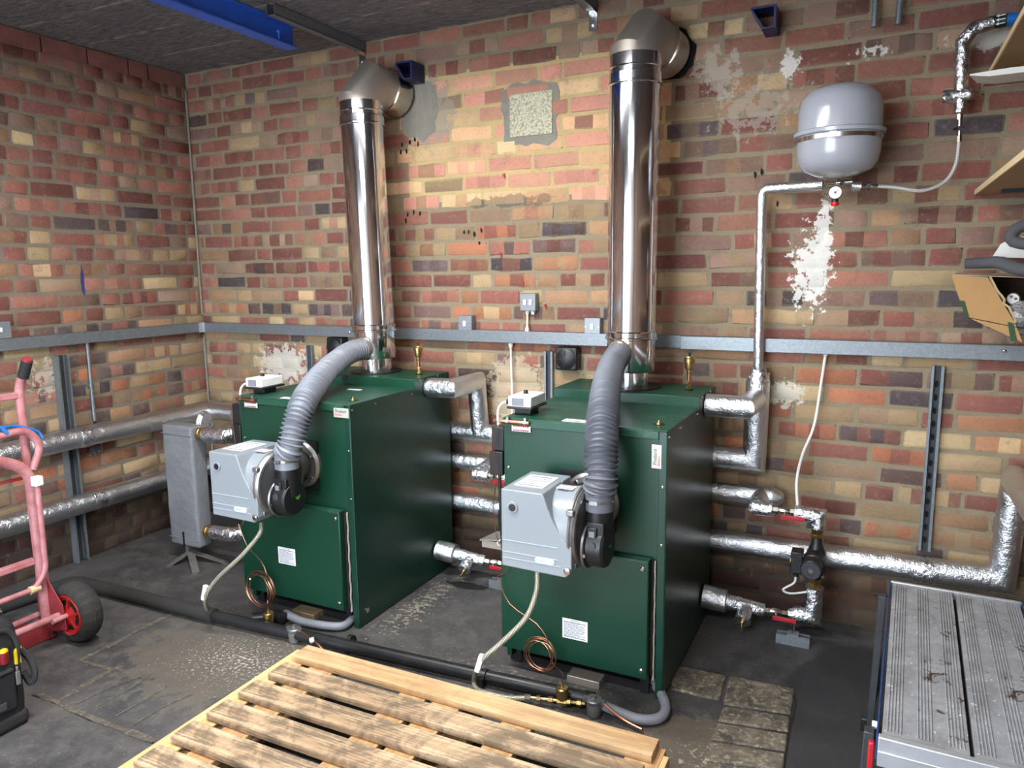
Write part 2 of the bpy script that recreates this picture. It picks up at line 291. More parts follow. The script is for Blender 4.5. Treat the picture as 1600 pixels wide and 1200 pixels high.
# ------------------------------------------------------------------ mesh builder
def frame(t):
    t = t.normalized(); a = V(0, 0, 1) if abs(t.z) < .9 else V(1, 0, 0); x = a.cross(t).normalized(); return x, t.cross(x).normalized()
class MB:
    def __init__(s): s.v = []; s.f = []; s.uv = []; s.mi = []; s.cur = 0
    def add(s, vs, fs, uvs=None):
        o = len(s.v); s.v += [Vector(p) for p in vs]
        for i, f in enumerate(fs):
            s.f.append([o+k for k in f]); s.uv.append(uvs[i] if uvs else [(0, 0)]*len(f)); s.mi.append(s.cur)
        return s
    def m(s, i): s.cur = i; return s
    def box(s, a, b, M=None):
        x0, y0, z0 = a; x1, y1, z1 = b
        vs = [V(x, y, z) for x in (x0, x1) for y in (y0, y1) for z in (z0, z1)]
        if M: vs = [M @ p for p in vs]
        return s.add(vs, [(0, 1, 3, 2), (4, 6, 7, 5), (0, 4, 5, 1), (2, 3, 7, 6), (0, 2, 6, 4), (1, 5, 7, 3)])
    def prism(s, poly, d, M=None, off=None):
        """poly: list of 3-D points (CCW seen from the side it is pushed away from), extruded by vector d"""
        n = len(poly); vs = [Vector(p) for p in poly] + [Vector(p)+Vector(d) for p in poly]
        if M: vs = [M @ p for p in vs]
        return s.add(vs, [list(range(n))[::-1], list(range(n, 2*n))] + [(i, (i+1) % n, n+(i+1) % n, n+i) for i in range(n)])
    def tube(s, pts, r, n=16, caps=True, closed=False):
        pts = [Vector(p) for p in pts]; m = len(pts); R = r if callable(r) else (lambda i: r)
        T = []
        for i in range(m):
            if i == 0: d1 = d2 = pts[1]-pts[0]
            elif i == m-1: d1 = d2 = pts[-1]-pts[-2]
            else: d1 = pts[i]-pts[i-1]; d2 = pts[i+1]-pts[i]
            d1 = d1.normalized(); d2 = d2.normalized(); T.append((d1, d2, (d1+d2).normalized()))
        x, y = frame(T[0][2]); vs = []; L = 0; Ls = []
        for i in range(m):
            d1, d2, t = T[i]
            x = (x - t*x.dot(t)).normalized(); y = t.cross(x)
            b = d1 - t*d1.dot(t); k = 1.0
            if b.length > 1e-4: k = 1/max(.35, d1.dot(t)); b = b.normalized()
            for j in range(n):
                a = 2*PI*j/n; p = (x*math.cos(a)+y*math.sin(a))*R(i)
                if k > 1.001: p = p + b*(p.dot(b))*(k-1)
                vs.append(pts[i]+p)
            if i: L += (pts[i]-pts[i-1]).length
            Ls.append(L)
        fs = []; uv = []
        for i in range(m-1):
            for j in range(n):
                k = (j+1) % n; fs.append((i*n+j, i*n+k, (i+1)*n+k, (i+1)*n+j))
                uv.append([(j/n, Ls[i]), ((j+1)/n, Ls[i]), ((j+1)/n, Ls[i+1]), (j/n, Ls[i+1])])
        if caps:
            fs.append(list(range(n))[::-1]); uv.append([(0, 0)]*n); fs.append(list(range((m-1)*n, m*n))); uv.append([(0, 0)]*n)
        return s.add(vs, fs, uv)
    def cyl(s, a, b, r, n=20, r2=None): 
        rr = [r, r if r2 is None else r2]; return s.tube([a, b], lambda i: rr[i], n)
    def lathe(s, prof, o, ax=(0, 0, 1), n=28):
        """prof: (radius, height) pairs, from the bottom up"""
        o = Vector(o); ax = Vector(ax).normalized(); x, y = frame(ax); vs = []; m = len(prof)
        for r, h in prof:
            for j in range(n): a = 2*PI*j/n; vs.append(o+ax*h+(x*math.cos(a)+y*math.sin(a))*max(r, 1e-4))
        fs = []; uv = []
        for i in range(m-1):
            for j in range(n):
                k = (j+1) % n; fs.append((i*n+j, i*n+k, (i+1)*n+k, (i+1)*n+j)); uv.append([(i/m, j/n), (i/m, (j+1)/n), ((i+1)/m, (j+1)/n), ((i+1)/m, j/n)])
        fs.append(list(range(n))[::-1]); uv.append([(0, 0)]*n); fs.append(list(range((m-1)*n, m*n))); uv.append([(0, 0)]*n)
        return s.add(vs, fs, uv)
    def hexn(s, a, b, r): return s.tube([a, b], r, 6)
    def ball(s, c, r, n=12): return s.lathe([(r*math.sin(PI*i/8), -r*math.cos(PI*i/8)) for i in range(9)], c, (0, 0, 1), n)
    def text(s, txt, o, ux, uy, size, depth=.0006):
        """flat lettering with its baseline start at o, running along ux"""
        cu = bpy.data.curves.new('t', 'FONT'); cu.body = txt; cu.size = 1; ob = bpy.data.objects.new('t', cu); C.objects.link(ob)
        dg = bpy.context.evaluated_depsgraph_get(); me = bpy.data.meshes.new_from_object(ob.evaluated_get(dg))
        ux = Vector(ux); uy = Vector(uy); nn = ux.cross(uy)
        s.add([Vector(o)+ux*(v.co.x*size)+uy*(v.co.y*size)+nn*depth for v in me.vertices], [list(p.vertices) for p in me.polygons])
        bpy.data.objects.remove(ob); bpy.data.curves.remove(cu); bpy.data.meshes.remove(me); return s
    def build(s, name, mats, parent=None, bevel=0, seg=2, ang=35, sub=0):
        if not isinstance(mats, (list, tuple)): mats = [mats]
        org = Vector((0, 0, 0))
        if s.v:
            lo = V(*[min(p[i] for p in s.v) for i in range(3)]); hi = V(*[max(p[i] for p in s.v) for i in range(3)])
            org = V((lo.x+hi.x)/2, (lo.y+hi.y)/2, lo.z)
        if KEEP: org = Vector((0, 0, 0))
        me = bpy.data.meshes.new(name); me.from_pydata([p-org for p in s.v], [], s.f)
        ul = me.uv_layers.new(name='UVMap'); k = 0
        fl = [c for f in s.uv for c in f]
        for i, c in enumerate(fl): ul.data[i].uv = c
        for i, p in enumerate(me.polygons): p.material_index = s.mi[i]; p.use_smooth = True
        for q in mats: me.materials.append(MAT[q] if isinstance(q, str) else q)
        me.set_sharp_from_angle(angle=math.radians(ang)); me.update()
        o = bpy.data.objects.new(name, me); C.objects.link(o); o.location = org
        if parent is not None: o.parent = parent; o.matrix_parent_inverse = Matrix.Identity(4); o.location = org - wloc(parent)
        if bevel:
            b = o.modifiers.new('bevel', 'BEVEL'); b.width = bevel; b.segments = seg; b.limit_method = 'ANGLE'; b.angle_limit = math.radians(40); b.harden_normals = False
        if sub: q = o.modifiers.new('sub', 'SUBSURF'); q.levels = sub; q.render_levels = sub
        return o
KEEP = False
def wloc(o):
    l = o.location.copy()
    while o.parent: o = o.parent; l = l + o.location
    return l
def thing(name, label, cat, loc, group=None):
    o = bpy.data.objects.new(name, None); C.objects.link(o); o.location = loc; o.empty_display_size = .05
    return tag(o, label, cat, group)
def tag(o, label, cat, group=None):
    o['label'] = label; o['category'] = cat
    if group: o['group'] = group
    return o
def struct(o): o['kind'] = 'structure'; return o
def fillet(pts, r, seg=6):
    pts = [Vector(p) for p in pts]; out = [pts[0]]
    for i in range(1, len(pts)-1):
        a, b, c = pts[i-1], pts[i], pts[i+1]; d1 = (a-b); d2 = (c-b); rr = min(r, d1.length*.49, d2.length*.49); p1 = b+d1.normalized()*rr; p2 = b+d2.normalized()*rr
        for k in range(seg+1): t = k/seg; out.append(p1*(1-t)**2+b*2*t*(1-t)+p2*t*t)
    out.append(pts[-1]); return out
def spline(pts, seg=8):
    pts = [Vector(p) for p in pts]; P = [pts[0]*2-pts[1]]+pts+[pts[-1]*2-pts[-2]]; out = []
    for i in range(1, len(P)-2):
        for k in range(seg):
            t = k/seg; a, b, c, d = P[i-1:i+3]
            out.append(.5*((2*b)+(c-a)*t+(2*a-5*b+4*c-d)*t*t+(3*b-a-3*c+d)*t**3))
    out.append(pts[-1]); return out
def even(pts, step):
    L = [0]
    for a, b in zip(pts, pts[1:]): L.append(L[-1]+(b-a).length)
    n = max(2, int(L[-1]/step)); out = []; j = 0
    for i in range(n+1):
        d = L[-1]*i/n
        while j < len(L)-2 and L[j+1] < d: j += 1
        t = (d-L[j])/max(1e-9, L[j+1]-L[j]); out.append(pts[j].lerp(pts[j+1], min(1, t)))
    return out
def one(name, mb, mat, label, cat, group=None, **k): return tag(mb.build(name, mat, **k), label, cat, group)

# ================================================================== THE ROOM
XR, YF = 4.45, -4.7
KEEP = True
RED = [(134, 88, 78), (142, 96, 84), (122, 80, 74), (150, 106, 92), (130, 84, 76)]
TAN = [(166, 144, 112), (174, 154, 120), (156, 134, 104), (160, 128, 100), (148, 124, 102)]
DRK = [(92, 80, 80), (82, 74, 78), (104, 84, 80)]
PKY = [(206, 156, 132), (212, 172, 134), (200, 146, 126), (210, 180, 140), (196, 140, 124)]
ORG = [(168, 112, 86), (166, 120, 92)]
MUD = [(140, 114, 100), (152, 128, 110), (128, 102, 94)]
def pick(wall, u, z):
    r = random.random()
    if wall == 'left' or u < 1.45:
        if z > 1.75: w = (RED, .74, TAN, .85, MUD, .97, DRK)
        elif z > 1.25: w = (RED, .58, TAN, .78, MUD, .93, DRK)
        else: w = (RED, .34, TAN, .78, DRK, .9, ORG)
    elif u < 2.72:
        if 1.76 < z < 2.34: w = (PKY, .95, TAN, 1, DRK, 1, RED)
        elif z >= 2.34: w = (RED, .55, MUD, .85, TAN, 1, DRK)
        else: w = (RED, .36, TAN, .72, DRK, .84, ORG)
    elif u > 3.3 and z > 1.15: w = (RED, .56, MUD, .84, TAN, .95, DRK)
    elif z > 1.15: w = (MUD, .38, RED, .72, TAN, .94, DRK)
    else: w = (TAN, .42, RED, .74, ORG, .86, DRK)
    pal = w[0] if r < w[1] else w[2] if r < w[3] else w[4] if r < w[5] else w[6]
    c = random.choice(pal); k = random.uniform(.88, 1.1); return tuple(min(255, v*k) for v in c)
MORT = {'left': (124, 115, 102), 'back': (136, 126, 106)}
def brick_wall(name, wall, L, P, N, U, mat):
    """courses of irregular bricks (front faces 3 mm proud of the mortar) on the plane P + U*u + z"""
    vs = []; fs = []; cols = []
    def addq(q, c): fs.append(q); cols.append(c)
    U = Vector(U); N = Vector(N); P = Vector(P); mc = lin(MORT[wall]); yc = lin((188, 168, 124))
    # mortar sheet in a grid so that its tint can differ where the yellow pointing is
    gx, gz = int(L/.1)+1, 26
    for j in range(gz+1):
        for i in range(gx+1): vs.append(P+U*(L*i/gx)+V(0, 0, H*j/gz))
    for j in range(gz):
        for i in range(gx):
            u = L*(i+.5)/gx; z = H*(j+.5)/gz; y = wall == 'back' and 1.5 < u < 2.75 and 1.76 < z < 2.34
            a = j*(gx+1)+i; addq((a, a+1, a+gx+2, a+gx+1), yc if y else mc)
    rows = int(H/.075)+1
    for r in range(rows):
        z0 = r*.075+.0055; z1 = min(z0+.0625, H-.004)
        if z1-z0 < .015: continue
        u = -random.uniform(0, .2) if r % 2 else -random.uniform(0, .1)
        while u < L:
            zc = (z0+z1)/2
            hp = .42 if (wall == 'left' or u < 1.45) else (.05 if 1.76 < zc < 2.34 and u < 2.72 else .2)
            bl = (.102 if random.random() < hp else .213)+random.uniform(-.006, .006)
            a, b = max(u, .002), min(u+bl, L-.002); u += bl+.0105
            if b-a < .03: continue
            base = pick(wall, (a+b)/2, zc); k = 1
            if bl > .15 and random.random() < (.62 if not (wall == 'back' and 1.5 < a < 2.7 and 1.76 < zc < 2.34) else .25): k = random.choice((2, 3, 3, 4))
            us = [a, a+.006]+[a+(b-a)*i/k+random.uniform(-.012, .012) for i in range(1, k)]+[b-.006, b]
            rz = .006; zs = [z0, z0+rz, z1-rz, z1]; n = len(us); h = random.uniform(.0015, .0045); dz0 = random.uniform(-.003, .003); dz1 = random.uniform(-.003, .003); o = len(vs)
            sl = random.uniform(-.004, .004)
            for j, zz in enumerate(zs):
                for i, uu in enumerate(us):
                    inn = (0 < i < n-1) and (0 < j < 3); t = i/(n-1)
                    jt = random.uniform(-.0045, .0045); cn = .006 if (i in (0, n-1) and j in (0, 3)) else 0; cu = cn if i == 0 else -cn; cz = cn if j == 0 else -cn
                    vs.append(P+U*(uu+cu+(0 if inn else jt)+(random.uniform(-.002, .002) if 0 < i < n-1 else 0))+N*(h if inn else -.001)+V(0, 0, min(H, zz+(dz0*(1-t)+dz1*t)+sl*(t-.5)+jt+cz)))
            alt = pick(wall, (a+b)/2, zc)
            seg = []; kk_ = random.uniform(.8, 1.12)
            for i in range(k): seg.append(base if (i % 2 == 0 or k == 1) else tuple((p*.2+q*.8)*kk_ for p, q in zip(base, alt)))
            for j in range(3):
                for i in range(n-1):
                    si = min(k-1, max(0, i-1)); cc = lin(seg[si]); q = o+j*n+i
                    if j != 1 or i in (0, n-2): cc = tuple(p_*.7+q_*.3 for p_, q_ in zip(cc, yc if 1.5 < a < 2.75 and 1.76 < zc < 2.34 and wall == 'back' else mc))
                    addq((q, q+1, q+n+1, q+n), cc)
    me = bpy.data.meshes.new(name); flip = U.cross(V(0, 0, 1)).dot(N) < 0
    me.from_pydata(vs, [], [f[::-1] for f in fs] if flip else fs)
    ca = me.color_attributes.new('tint', 'FLOAT_COLOR', 'CORNER'); i = 0
    for p, c in zip(me.polygons, cols):
        p.use_smooth = True
        for _ in range(len(p.vertices)): ca.data[i].color = (*c, 1); i += 1
    me.set_sharp_from_angle(angle=math.radians(50))
    me.materials.append(MAT[mat]); ob = bpy.data.objects.new(name, me); C.objects.link(ob); return struct(ob)
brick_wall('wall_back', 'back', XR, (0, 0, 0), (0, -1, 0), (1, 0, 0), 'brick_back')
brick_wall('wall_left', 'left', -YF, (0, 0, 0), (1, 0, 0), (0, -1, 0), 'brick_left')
struct(MB().box((0, YF, -.1), (XR, 0, 0)).build('floor', 'floor'))
struct(MB().box((0, YF, H), (XR, 0, H+.1)).build('ceiling', 'ceiling'))
struct(MB().box((XR, YF, 0), (XR+.1, 0, H)).build('wall_right', 'brownwall'))
fwm = MB(); DX0, DX1, DZ = .7, 3.0, 2.1
fwm.box((0, YF-.1, 0), (DX0, YF, H)).box((DX1, YF-.1, 0), (XR, YF, H)).box((DX0, YF-.1, DZ), (DX1, YF, H)); struct(fwm.build('wall_front', 'plaster'))
struct(MB().box((DX0, YF-.06, 0), (DX0+.05, YF+.01, DZ)).box((DX1-.05, YF-.06, 0), (DX1, YF+.01, DZ)).box((DX0+.05, YF-.06, DZ-.05), (DX1-.05, YF+.01, DZ)).build('door_1', 'white'))
struct(MB().box((-2, YF-4, -.11), (XR+2, YF-.1, -.02)).build('floor_yard', 'concrete_patch'))
# proud top course on the left wall
sh = MB()
y = -.03
while y > -2.6:
    l = random.choice((.213, .213, .105)); sh.box((.001, y-l, H-.082), (.014, y, H-.008)); y -= l+.012
cr = sh.build('trim_1', simple('maroon_header_brick', (132, 86, 80), .85, 0, .25, 9, 60, .5)); struct(cr)
struct(MB().tube([(.01, -.01, 1.2), (.012, -.011, 1.8), (.01, -.01, H-.09)], .006, 8).tube([(.01, -.01, 0), (.011, -.011, .5), (.01, -.01, 1.08)], .006, 8).build('trim_2', 'concrete_patch'))
for (a, b, c) in [(2.0, -1.55, 2.44), (2.9, -3.55, 2.44)]:
    t = thing('fluorescent_batten', 'white fluorescent batten on the ceiling ' + ('above the pallet' if b > -2 else 'behind the photographer'), 'ceiling light', (a, b, c-.01))
    MB().box((a-.75, b-.03, 2.47), (a+.75, b+.03, H)).build('housing', 'white', t, .004)
    for s in (-1, 1): MB().box((a+s*.74-.012, b-.025, 2.432), (a+s*.74+.012, b+.025, 2.47)).build('lamp_holder', 'white', t, .002)
KEEP = False

# floor joints and old cobbles (thin worn setts let into the slab)
def ztri(pts, h0, h1):
    return [Z(p[0], p[1], 0)+V(0, 0, h0) for p in pts]
ZN = [0]
def flatstrip(mb, pts, wd, z=.0012):
    ZN[0] += .00012; z += ZN[0]
    P = [Z(a, b, 0) for a, b in pts]; P = spline(P, 6); L = []; R = []
    for i, p in enumerate(P):
        d = (P[min(i+1, len(P)-1)]-P[max(i-1, 0)]).normalized(); n = V(-d.y, d.x, 0); w_ = wd*random.uniform(.45, 1.3); L.append(p+n*w_+V(0, 0, z)); R.append(p-n*w_+V(0, 0, z))
    mb.add(L+R, [(len(L)+i, len(L)+i+1, i+1, i) for i in range(len(L)-1)]); return mb
jm = MB()
flatstrip(jm, [(50, 1086), (90, 1100), (140, 1125), (190, 1140), (240, 1162)], .004)
flatstrip(jm, [(1236, 1075), (1243, 1100), (1232, 1150), (1225, 1200)], .004)
struct(jm.build('trim_3', 'crack'))
js = MB()
for pts, wd in (([(90, 1096), (160, 1055), (190, 1040)], .012), ([(125, 1032), (180, 1005), (230, 978), (285, 952)], .012), ([(125, 1032), (178, 1048)], .008), ([(60, 1085), (140, 1120), (240, 1158)], .011),
    ([(150, 1105), (200, 1078), (240, 1050)], .004), ([(180, 1120), (230, 1092), (262, 1072)], .004), ([(205, 1135), (250, 1108), (300, 1085)], .005), ([(120, 1100), (165, 1078), (215, 1060)], .004)):
    flatstrip(js, pts, wd, .0008)
struct(js.build('trim_4', 'joint_sand'))
cb = MB()
for k, q in enumerate([[(1140, 1058), (1242, 1078), (1236, 1118), (1130, 1102)], [(1130, 1106), (1234, 1122), (1232, 1146), (1122, 1128)], [(1121, 1132), (1231, 1150), (1228, 1176), (1110, 1158)], [(1109, 1162), (1227, 1180), (1224, 1206), (1100, 1190)], [(1050, 1040), (1136, 1058), (1124, 1096), (1048, 1078)]]):
    P = [Z(a, b, 0) for a, b in q][::-1]; cb.prism([p+V(0, 0, -.004) for p in P], V(0, 0, .012))
struct(cb.build('trim_5', 'cobble', bevel=.006))

# ================================================================== WALL FIXINGS
# trunking round both walls
TZ0, TZ1 = 1.10, 1.155
t = thing('cable_trunking', 'long galvanised steel cable trunking running along both brick walls', 'trunking', (0, 0, TZ0))
xg = [0.05, 1.37, 2.60, 2.92, 4.449]
MB().box((.0, -.052, TZ0), (2.62, -.003, TZ1)).box((2.84, -.052, TZ0), (XR-.001, -.003, TZ1)).box((2.62, -.02, TZ0), (2.84, -.003, TZ1)).build('back_run', 'galv', t, .002)
MB().box((.003, -4.2, TZ0), (.05, -.053, TZ1)).build('side_run', 'galv', t, .002)
MB().box((.045, -.075, TZ0-.001), (.053, -.05, TZ1+.001)).box((.05, -.0545, TZ0-.001), (.07, -.05, TZ1+.001)).build('corner_joint', 'aluminium', t)
for px, py in ((1570, 549), (546, 519), (1153/4, 513)):
    p = Y(px, py, -.053) if px > 310 else X(px, py, .051)
    n = V(0, -1, 0) if px > 310 else V(1, 0, 0)
    MB().lathe([(.006, 0), (.006, .002), (.003, .004)], p, n, 10).build('screw', 'chrome', t)

def switch_box(px, py, label, w=.075, h=.075, rock=1, dx=0):
    p = Y(px, py, -.02); t = thing('switch_box', label, 'switch', (p.x, -.001, p.z-h/2))
    MB().box((p.x-w/2, -.040, p.z-h/2), (p.x+w/2, -.002, p.z+h/2)).build('back_box', 'galv', t, .004)
    MB().box((p.x-w/2+.001, -.044, p.z-h/2+.001), (p.x+w/2-.001, -.040, p.z+h/2-.001)).build('face_plate', 'galv_plate', t, .003)
    for i in range(rock):
        x = p.x + (i-(rock-1)/2)*.028; MB().box((x-.008, -.050, p.z-.013), (x+.008, -.044, p.z+.013)).build('rocker', 'white', t, .002)
    for s in (-1, 1): MB().lathe([(.003, 0), (.003, .001)], (p.x+s*(w/2-.008), -.044, p.z), (0, -1, 0), 8).build('screw', 'chrome', t)
    return t, p
MAT['galv_plate'] = simple('grey_metal_plate', (140, 146, 152), .4, .4, .06, 20)
switch_box(730, 505, 'grey metal single switch on top of the trunking between the flues')
switch_box(928, 510, 'grey metal switch plate just left of the right flue', .075, .078)
t, p = switch_box(828, 472, 'grey metal fused spur box with two rockers high on the brick wall', .078, .08, 2)
for dx in (-.012, .016): MB().lathe([(.011, 0), (.011, .008), (.008, .009), (.008, .016)], (p.x+dx, -.022, p.z-.04), (0, 0, -1), 12).build('cable_gland', 'white', t)
MB().tube([(p.x-.012, -.022, p.z-.05), (p.x-.013, -.024, 1.165)], .0045, 8).build('flex', 'white', t); MB().lathe([(.010, 0), (.010, .012), (.007, .014), (.007, .022)], (p.x-.013, -.024, 1.155), (0, 0, 1), 12).build('cable_gland', 'white', t)
p = X(3, 515, .02); t = thing('switch_box', 'grey metal switch at the left edge on the side wall trunking', 'switch', (.001, p.y, TZ1))
MB().box((.003, p.y-.06, TZ1), (.04, p.y+.028, TZ1+.078)).build('back_box', 'galv', t, .004); MB().box((.04, p.y-.059, TZ1+.001), (.044, p.y+.027, TZ1+.077)).build('face_plate', 'galv_plate', t, .003); MB().box((.044, p.y-.03, TZ1+.03), (.049, p.y-.012, TZ1+.052)).build('rocker', 'white', t, .002)

# black sounders under the trunking
for px, py, lab in ((884, 561, 'square black round-faced wall unit under the trunking beside the right flue'), (522, 543, 'black square wall unit half hidden behind the left grey duct')):
    p = Y(px, py, -.06); t = thing('wall_sounder', lab, 'wall unit', (p.x, -.001, p.z-.05)); s = .052
    MB().box((p.x-s, -.06, p.z-s), (p.x+s, -.003, p.z+s)).build('housing', 'black', t, .008, 3)
    MB().lathe([(.044, 0), (.046, .006), (.030, .014), (.012, .017)], (p.x, -.06, p.z), (0, -1, 0), 28).box((p.x-.04, -.078, p.z-.001), (p.x+.04, -.074, p.z+.001)).box((p.x-.001, -.078, p.z-.04), (p.x+.001, -.074, p.z+.04)).build('front_dome', 'black', t)

# strut channels
def strut(name, a, b, open_dir, label, slots=False, w=.041, d=.021, group=None):
    """C channel between points a and b, open face towards open_dir"""
    a = Vector(a); b = Vector(b); ax = (b-a).normalized(); n = Vector(open_dir).normalized(); s = ax.cross(n).normalized()
    t = thing(name, label, 'strut channel', a if a.z < b.z else b, group); m = MB(); th = .0025; h = w/2
    def bar(s0, s1, n0, n1):
        P = [a+s*s0+n*n0, a+s*s1+n*n0, a+s*s1+n*n1, a+s*s0+n*n1]; m.prism(P, b-a)
    bar(-h, h, 0, th); bar(-h, -h+th, th, d); bar(h-th, h, th, d); bar(-h+th, -h+.009, d-th, d); bar(h-.009, h-th, d-th, d)
    m.build('channel', 'galv', t)
    i_ = MB()
    if d > 0: i_.prism([a-s*(h-.009)+n*(th+(.001 if d > 0 else -.001)), a+s*(h-.009)+n*(th+(.001 if d > 0 else -.001)), a+s*(h-.009)+n*(th+(.0015 if d > 0 else -.0015)), a-s*(h-.009)+n*(th+(.0015 if d > 0 else -.0015))], b-a)
    if d > 0: i_.build('channel_inside', 'strut_dark', t)  # thin dark strip standing in for the shade inside the channel
    return t, ax, n, s
p0 = X(98, 558, .0); strut('strut_channel', (.004, -.885, .003), (.004, -.885, 1.05), (1, 0, 0), 'upright galvanised strut channel fixed to the left side wall behind the pipes', w=.06, d=.04)
for px, lab in ((483, 'short galvanised strut behind the left boiler, under the trunking'), (857, 'galvanised strut upright behind the right boiler, left of the black wall unit')):
    p = Y(px, 540 if px < 600 else 549, -.02); strut('strut_channel', (p.x, -.004, .003), (p.x, -.004, p.z), (0, -1, 0), lab)
ta = Y(1466, 572, -.02); t, ax, n, s = strut('strut_channel', (ta.x, -.003, .36), (ta.x, -.003, ta.z), (0, -1, 0), 'slotted galvanised strut channel upright on the right part of the back wall', d=.022)
z = .40
while z < 1.05:
    pts = [(ta.x+.007*math.cos(a), -.0072, z+.013*math.sin(a)) for a in [2*PI*k/12 for k in range(12)]]; MB().prism(pts, V(0, .001, 0)).build('slot', 'dark', t); z += .05

# ceiling steel
def ibeam(name, a, b, label, mat, hgt=.10, wid=.07):
    a = Vector(a); b = Vector(b); t = thing(name, label, 'beam', a); m = MB(); th = .007
    ax = (b-a).normalized(); s = ax.cross(V(0, 0, 1)).normalized()
    def bar(s0, s1, z0, z1): m.prism([a+s*s0+V(0, 0, z0), a+s*s1+V(0, 0, z0), a+s*s1+V(0, 0, z1), a+s*s0+V(0, 0, z1)], b-a)
    bar(-wid/2, wid/2, 0, th); bar(-wid/2, wid/2, hgt-th, hgt); bar(-th/2, th/2, th, hgt-th)
    m.build('beam_section', mat, t, .001)
    return t
e1 = Z(466, 76, H-.1); e0 = Z(236, 14, H-.1)
bx = e1.x
t = ibeam('steel_beam', (bx-.03, e1.y, H-.1), (bx-.03, -2.4, H-.1), 'bright blue steel beam under the dark ceiling', 'blue', .098)
for yy in (e1.y-.12, -1.0): MB().cyl((bx+.0, yy, H-.05), (bx+.0, yy, H-.09), .005, 8).lathe([(.009, 0), (.009, .006)], (bx+.0, yy, H-.062), (0, 0, 1), 6).build('bolt', 'blue', t)
q1 = Z(573, 84, H-.045); q0 = Z(432, 18, H-.045)
t, ax, n, s = strut('ceiling_strut', (q1.x, -.01, H-.045), (q1.x, -.62, H-.045), (0, 0, -1), 'galvanised strut under the ceiling above the left flue elbow', d=-.041)
MB().box((q1.x-.018, -.045, H-.052), (q1.x+.018, -.004, H-.047)).box((q1.x-.018, -.009, H-.115), (q1.x+.018, -.004, H-.052)).lathe([(.009, 0), (.009, .008), (.005, .01)], (q1.x, -.009, H-.092), (0, -1, 0), 6).build('angle_bracket', 'chrome', t)
q2 = Y(924, 10, -.03)
t, ax, n, s = strut('ceiling_strut', (q2.x, -.01, H-.045), (q2.x, -.62, H-.045), (0, 0, -1), 'galvanised strut under the ceiling at the top edge, left of the right flue', d=-.041)
MB().box((q2.x-.018, -.05, H-.052), (q2.x+.018, -.004, H-.047)).box((q2.x-.018, -.009, H-.12), (q2.x+.018, -.004, H-.052)).lathe([(.009, 0), (.009, .008), (.005, .01)], (q2.x, -.009, H-.095), (0, -1, 0), 6).build('angle_bracket', 'chrome', t)
# blue channel stubs built into the wall
for px, py, lab, sz in ((640, 112, 'small dark blue steel channel stub projecting above the left flue outlet', .11), (1196, 32, 'dark blue steel channel stub projecting from the brick near the top edge', .12)):
    p = Y(px, py, -.06); x0, x1, z0, z1 = p.x-.045, p.x+.045, p.z-.04, p.z+.035; m = MB()
    m.box((x0, -sz, z1-.008), (x1, -.001, z1)).box((x1-.008, -sz, z0), (x1, -.001, z1-.008)).prism([(x0, -sz, z1-.01), (x0+.04, -sz, z0), (x0+.048, -sz, z0), (x0+.008, -sz, z1-.01)], (0, sz-.001, 0)).box((x0+.04, -sz, z0-.006), (x1, -.001, z0))
    one('channel_stub', m, 'navy', lab, 'steel stub')
# conduit stubs
for i, (px, py) in enumerate(((1366, 42), (1403, 38))):
    p = Y(px, py, -.05); q = Y(px+4 if i == 0 else px+10, -30, -.05); top = V(q.x, -.03, H-.002)
    one('conduit', MB().tube([p, (p.x*.6+q.x*.4, p.y, 2.4), top], .0105, 14), 'galv', ('left' if i == 0 else 'right') + ' one of two short steel conduits hanging at the top edge', 'conduit')
one('conduit', MB().tube([X(548, 0, .02)*0+V(.02, X(137, 545, .02).y, 1.10), V(.02, X(137, 545, .02).y, .70)], .009, 12).lathe([(.013, 0), (.013, .008)], (.02, X(137, 545, .02).y, .88), (0, 0, 1), 12).box((.002, X(137, 545, .02).y-.02, .88), (.012, X(137, 545, .02).y+.02, .888)), 'galv', 'thin steel conduit dropping from the trunking on the left wall', 'conduit')
one('pipe_bracket', MB().box((.004, X(148, 698, .03).y-.02, X(148, 698, .03).z-.02), (.05, X(148, 698, .03).y+.02, X(148, 698, .03).z+.01)).cyl((.03, X(148, 698, .03).y, X(148, 698, .03).z-.04), (.03, X(148, 698, .03).y, X(148, 698, .03).z), .012, 10), 'darkgrey', 'small dark bracket under the upper foil pipe on the left wall', 'bracket')
# render patch and pale block
def jag(c, w, h, n, j):
    P = []
    for k in range(n):
        a = 2*PI*k/n; ca, sa = math.cos(a), math.sin(a); e = 1/max(abs(ca), abs(sa)); e = min(e, 1.25)
        P.append(V(c.x+w*ca*e*random.uniform(1-j, 1+j), -.0035, c.z+h*sa*e*random.uniform(1-j, 1+j)))
    return P
c = Y(828, 178, 0); t = thing('filled_opening', 'pale square block set in grey cement high between the flues', 'wall patch', (c.x, -.001, c.z-.13))
P = jag(c, .135, .135, 26, .09); MB().prism(P, V(0, .004, 0)).build('cement_surround', 'concrete_patch', t)
b0 = Y(797, 215, -.006); b1 = Y(863, 140, -.006)
MB().box((b0.x, -.009, b0.z), (b1.x, -.004, b1.z)).build('pale_block', 'block', t, .003)
c = Y(655, 175, 0)
one('cement_collar', MB().prism(jag(V(c.x, 0, c.z-.0), .09, .12, 18, .2), V(0, .004, 0)), 'concrete_patch', 'rough grey cement around the left flue outlet', 'wall patch')
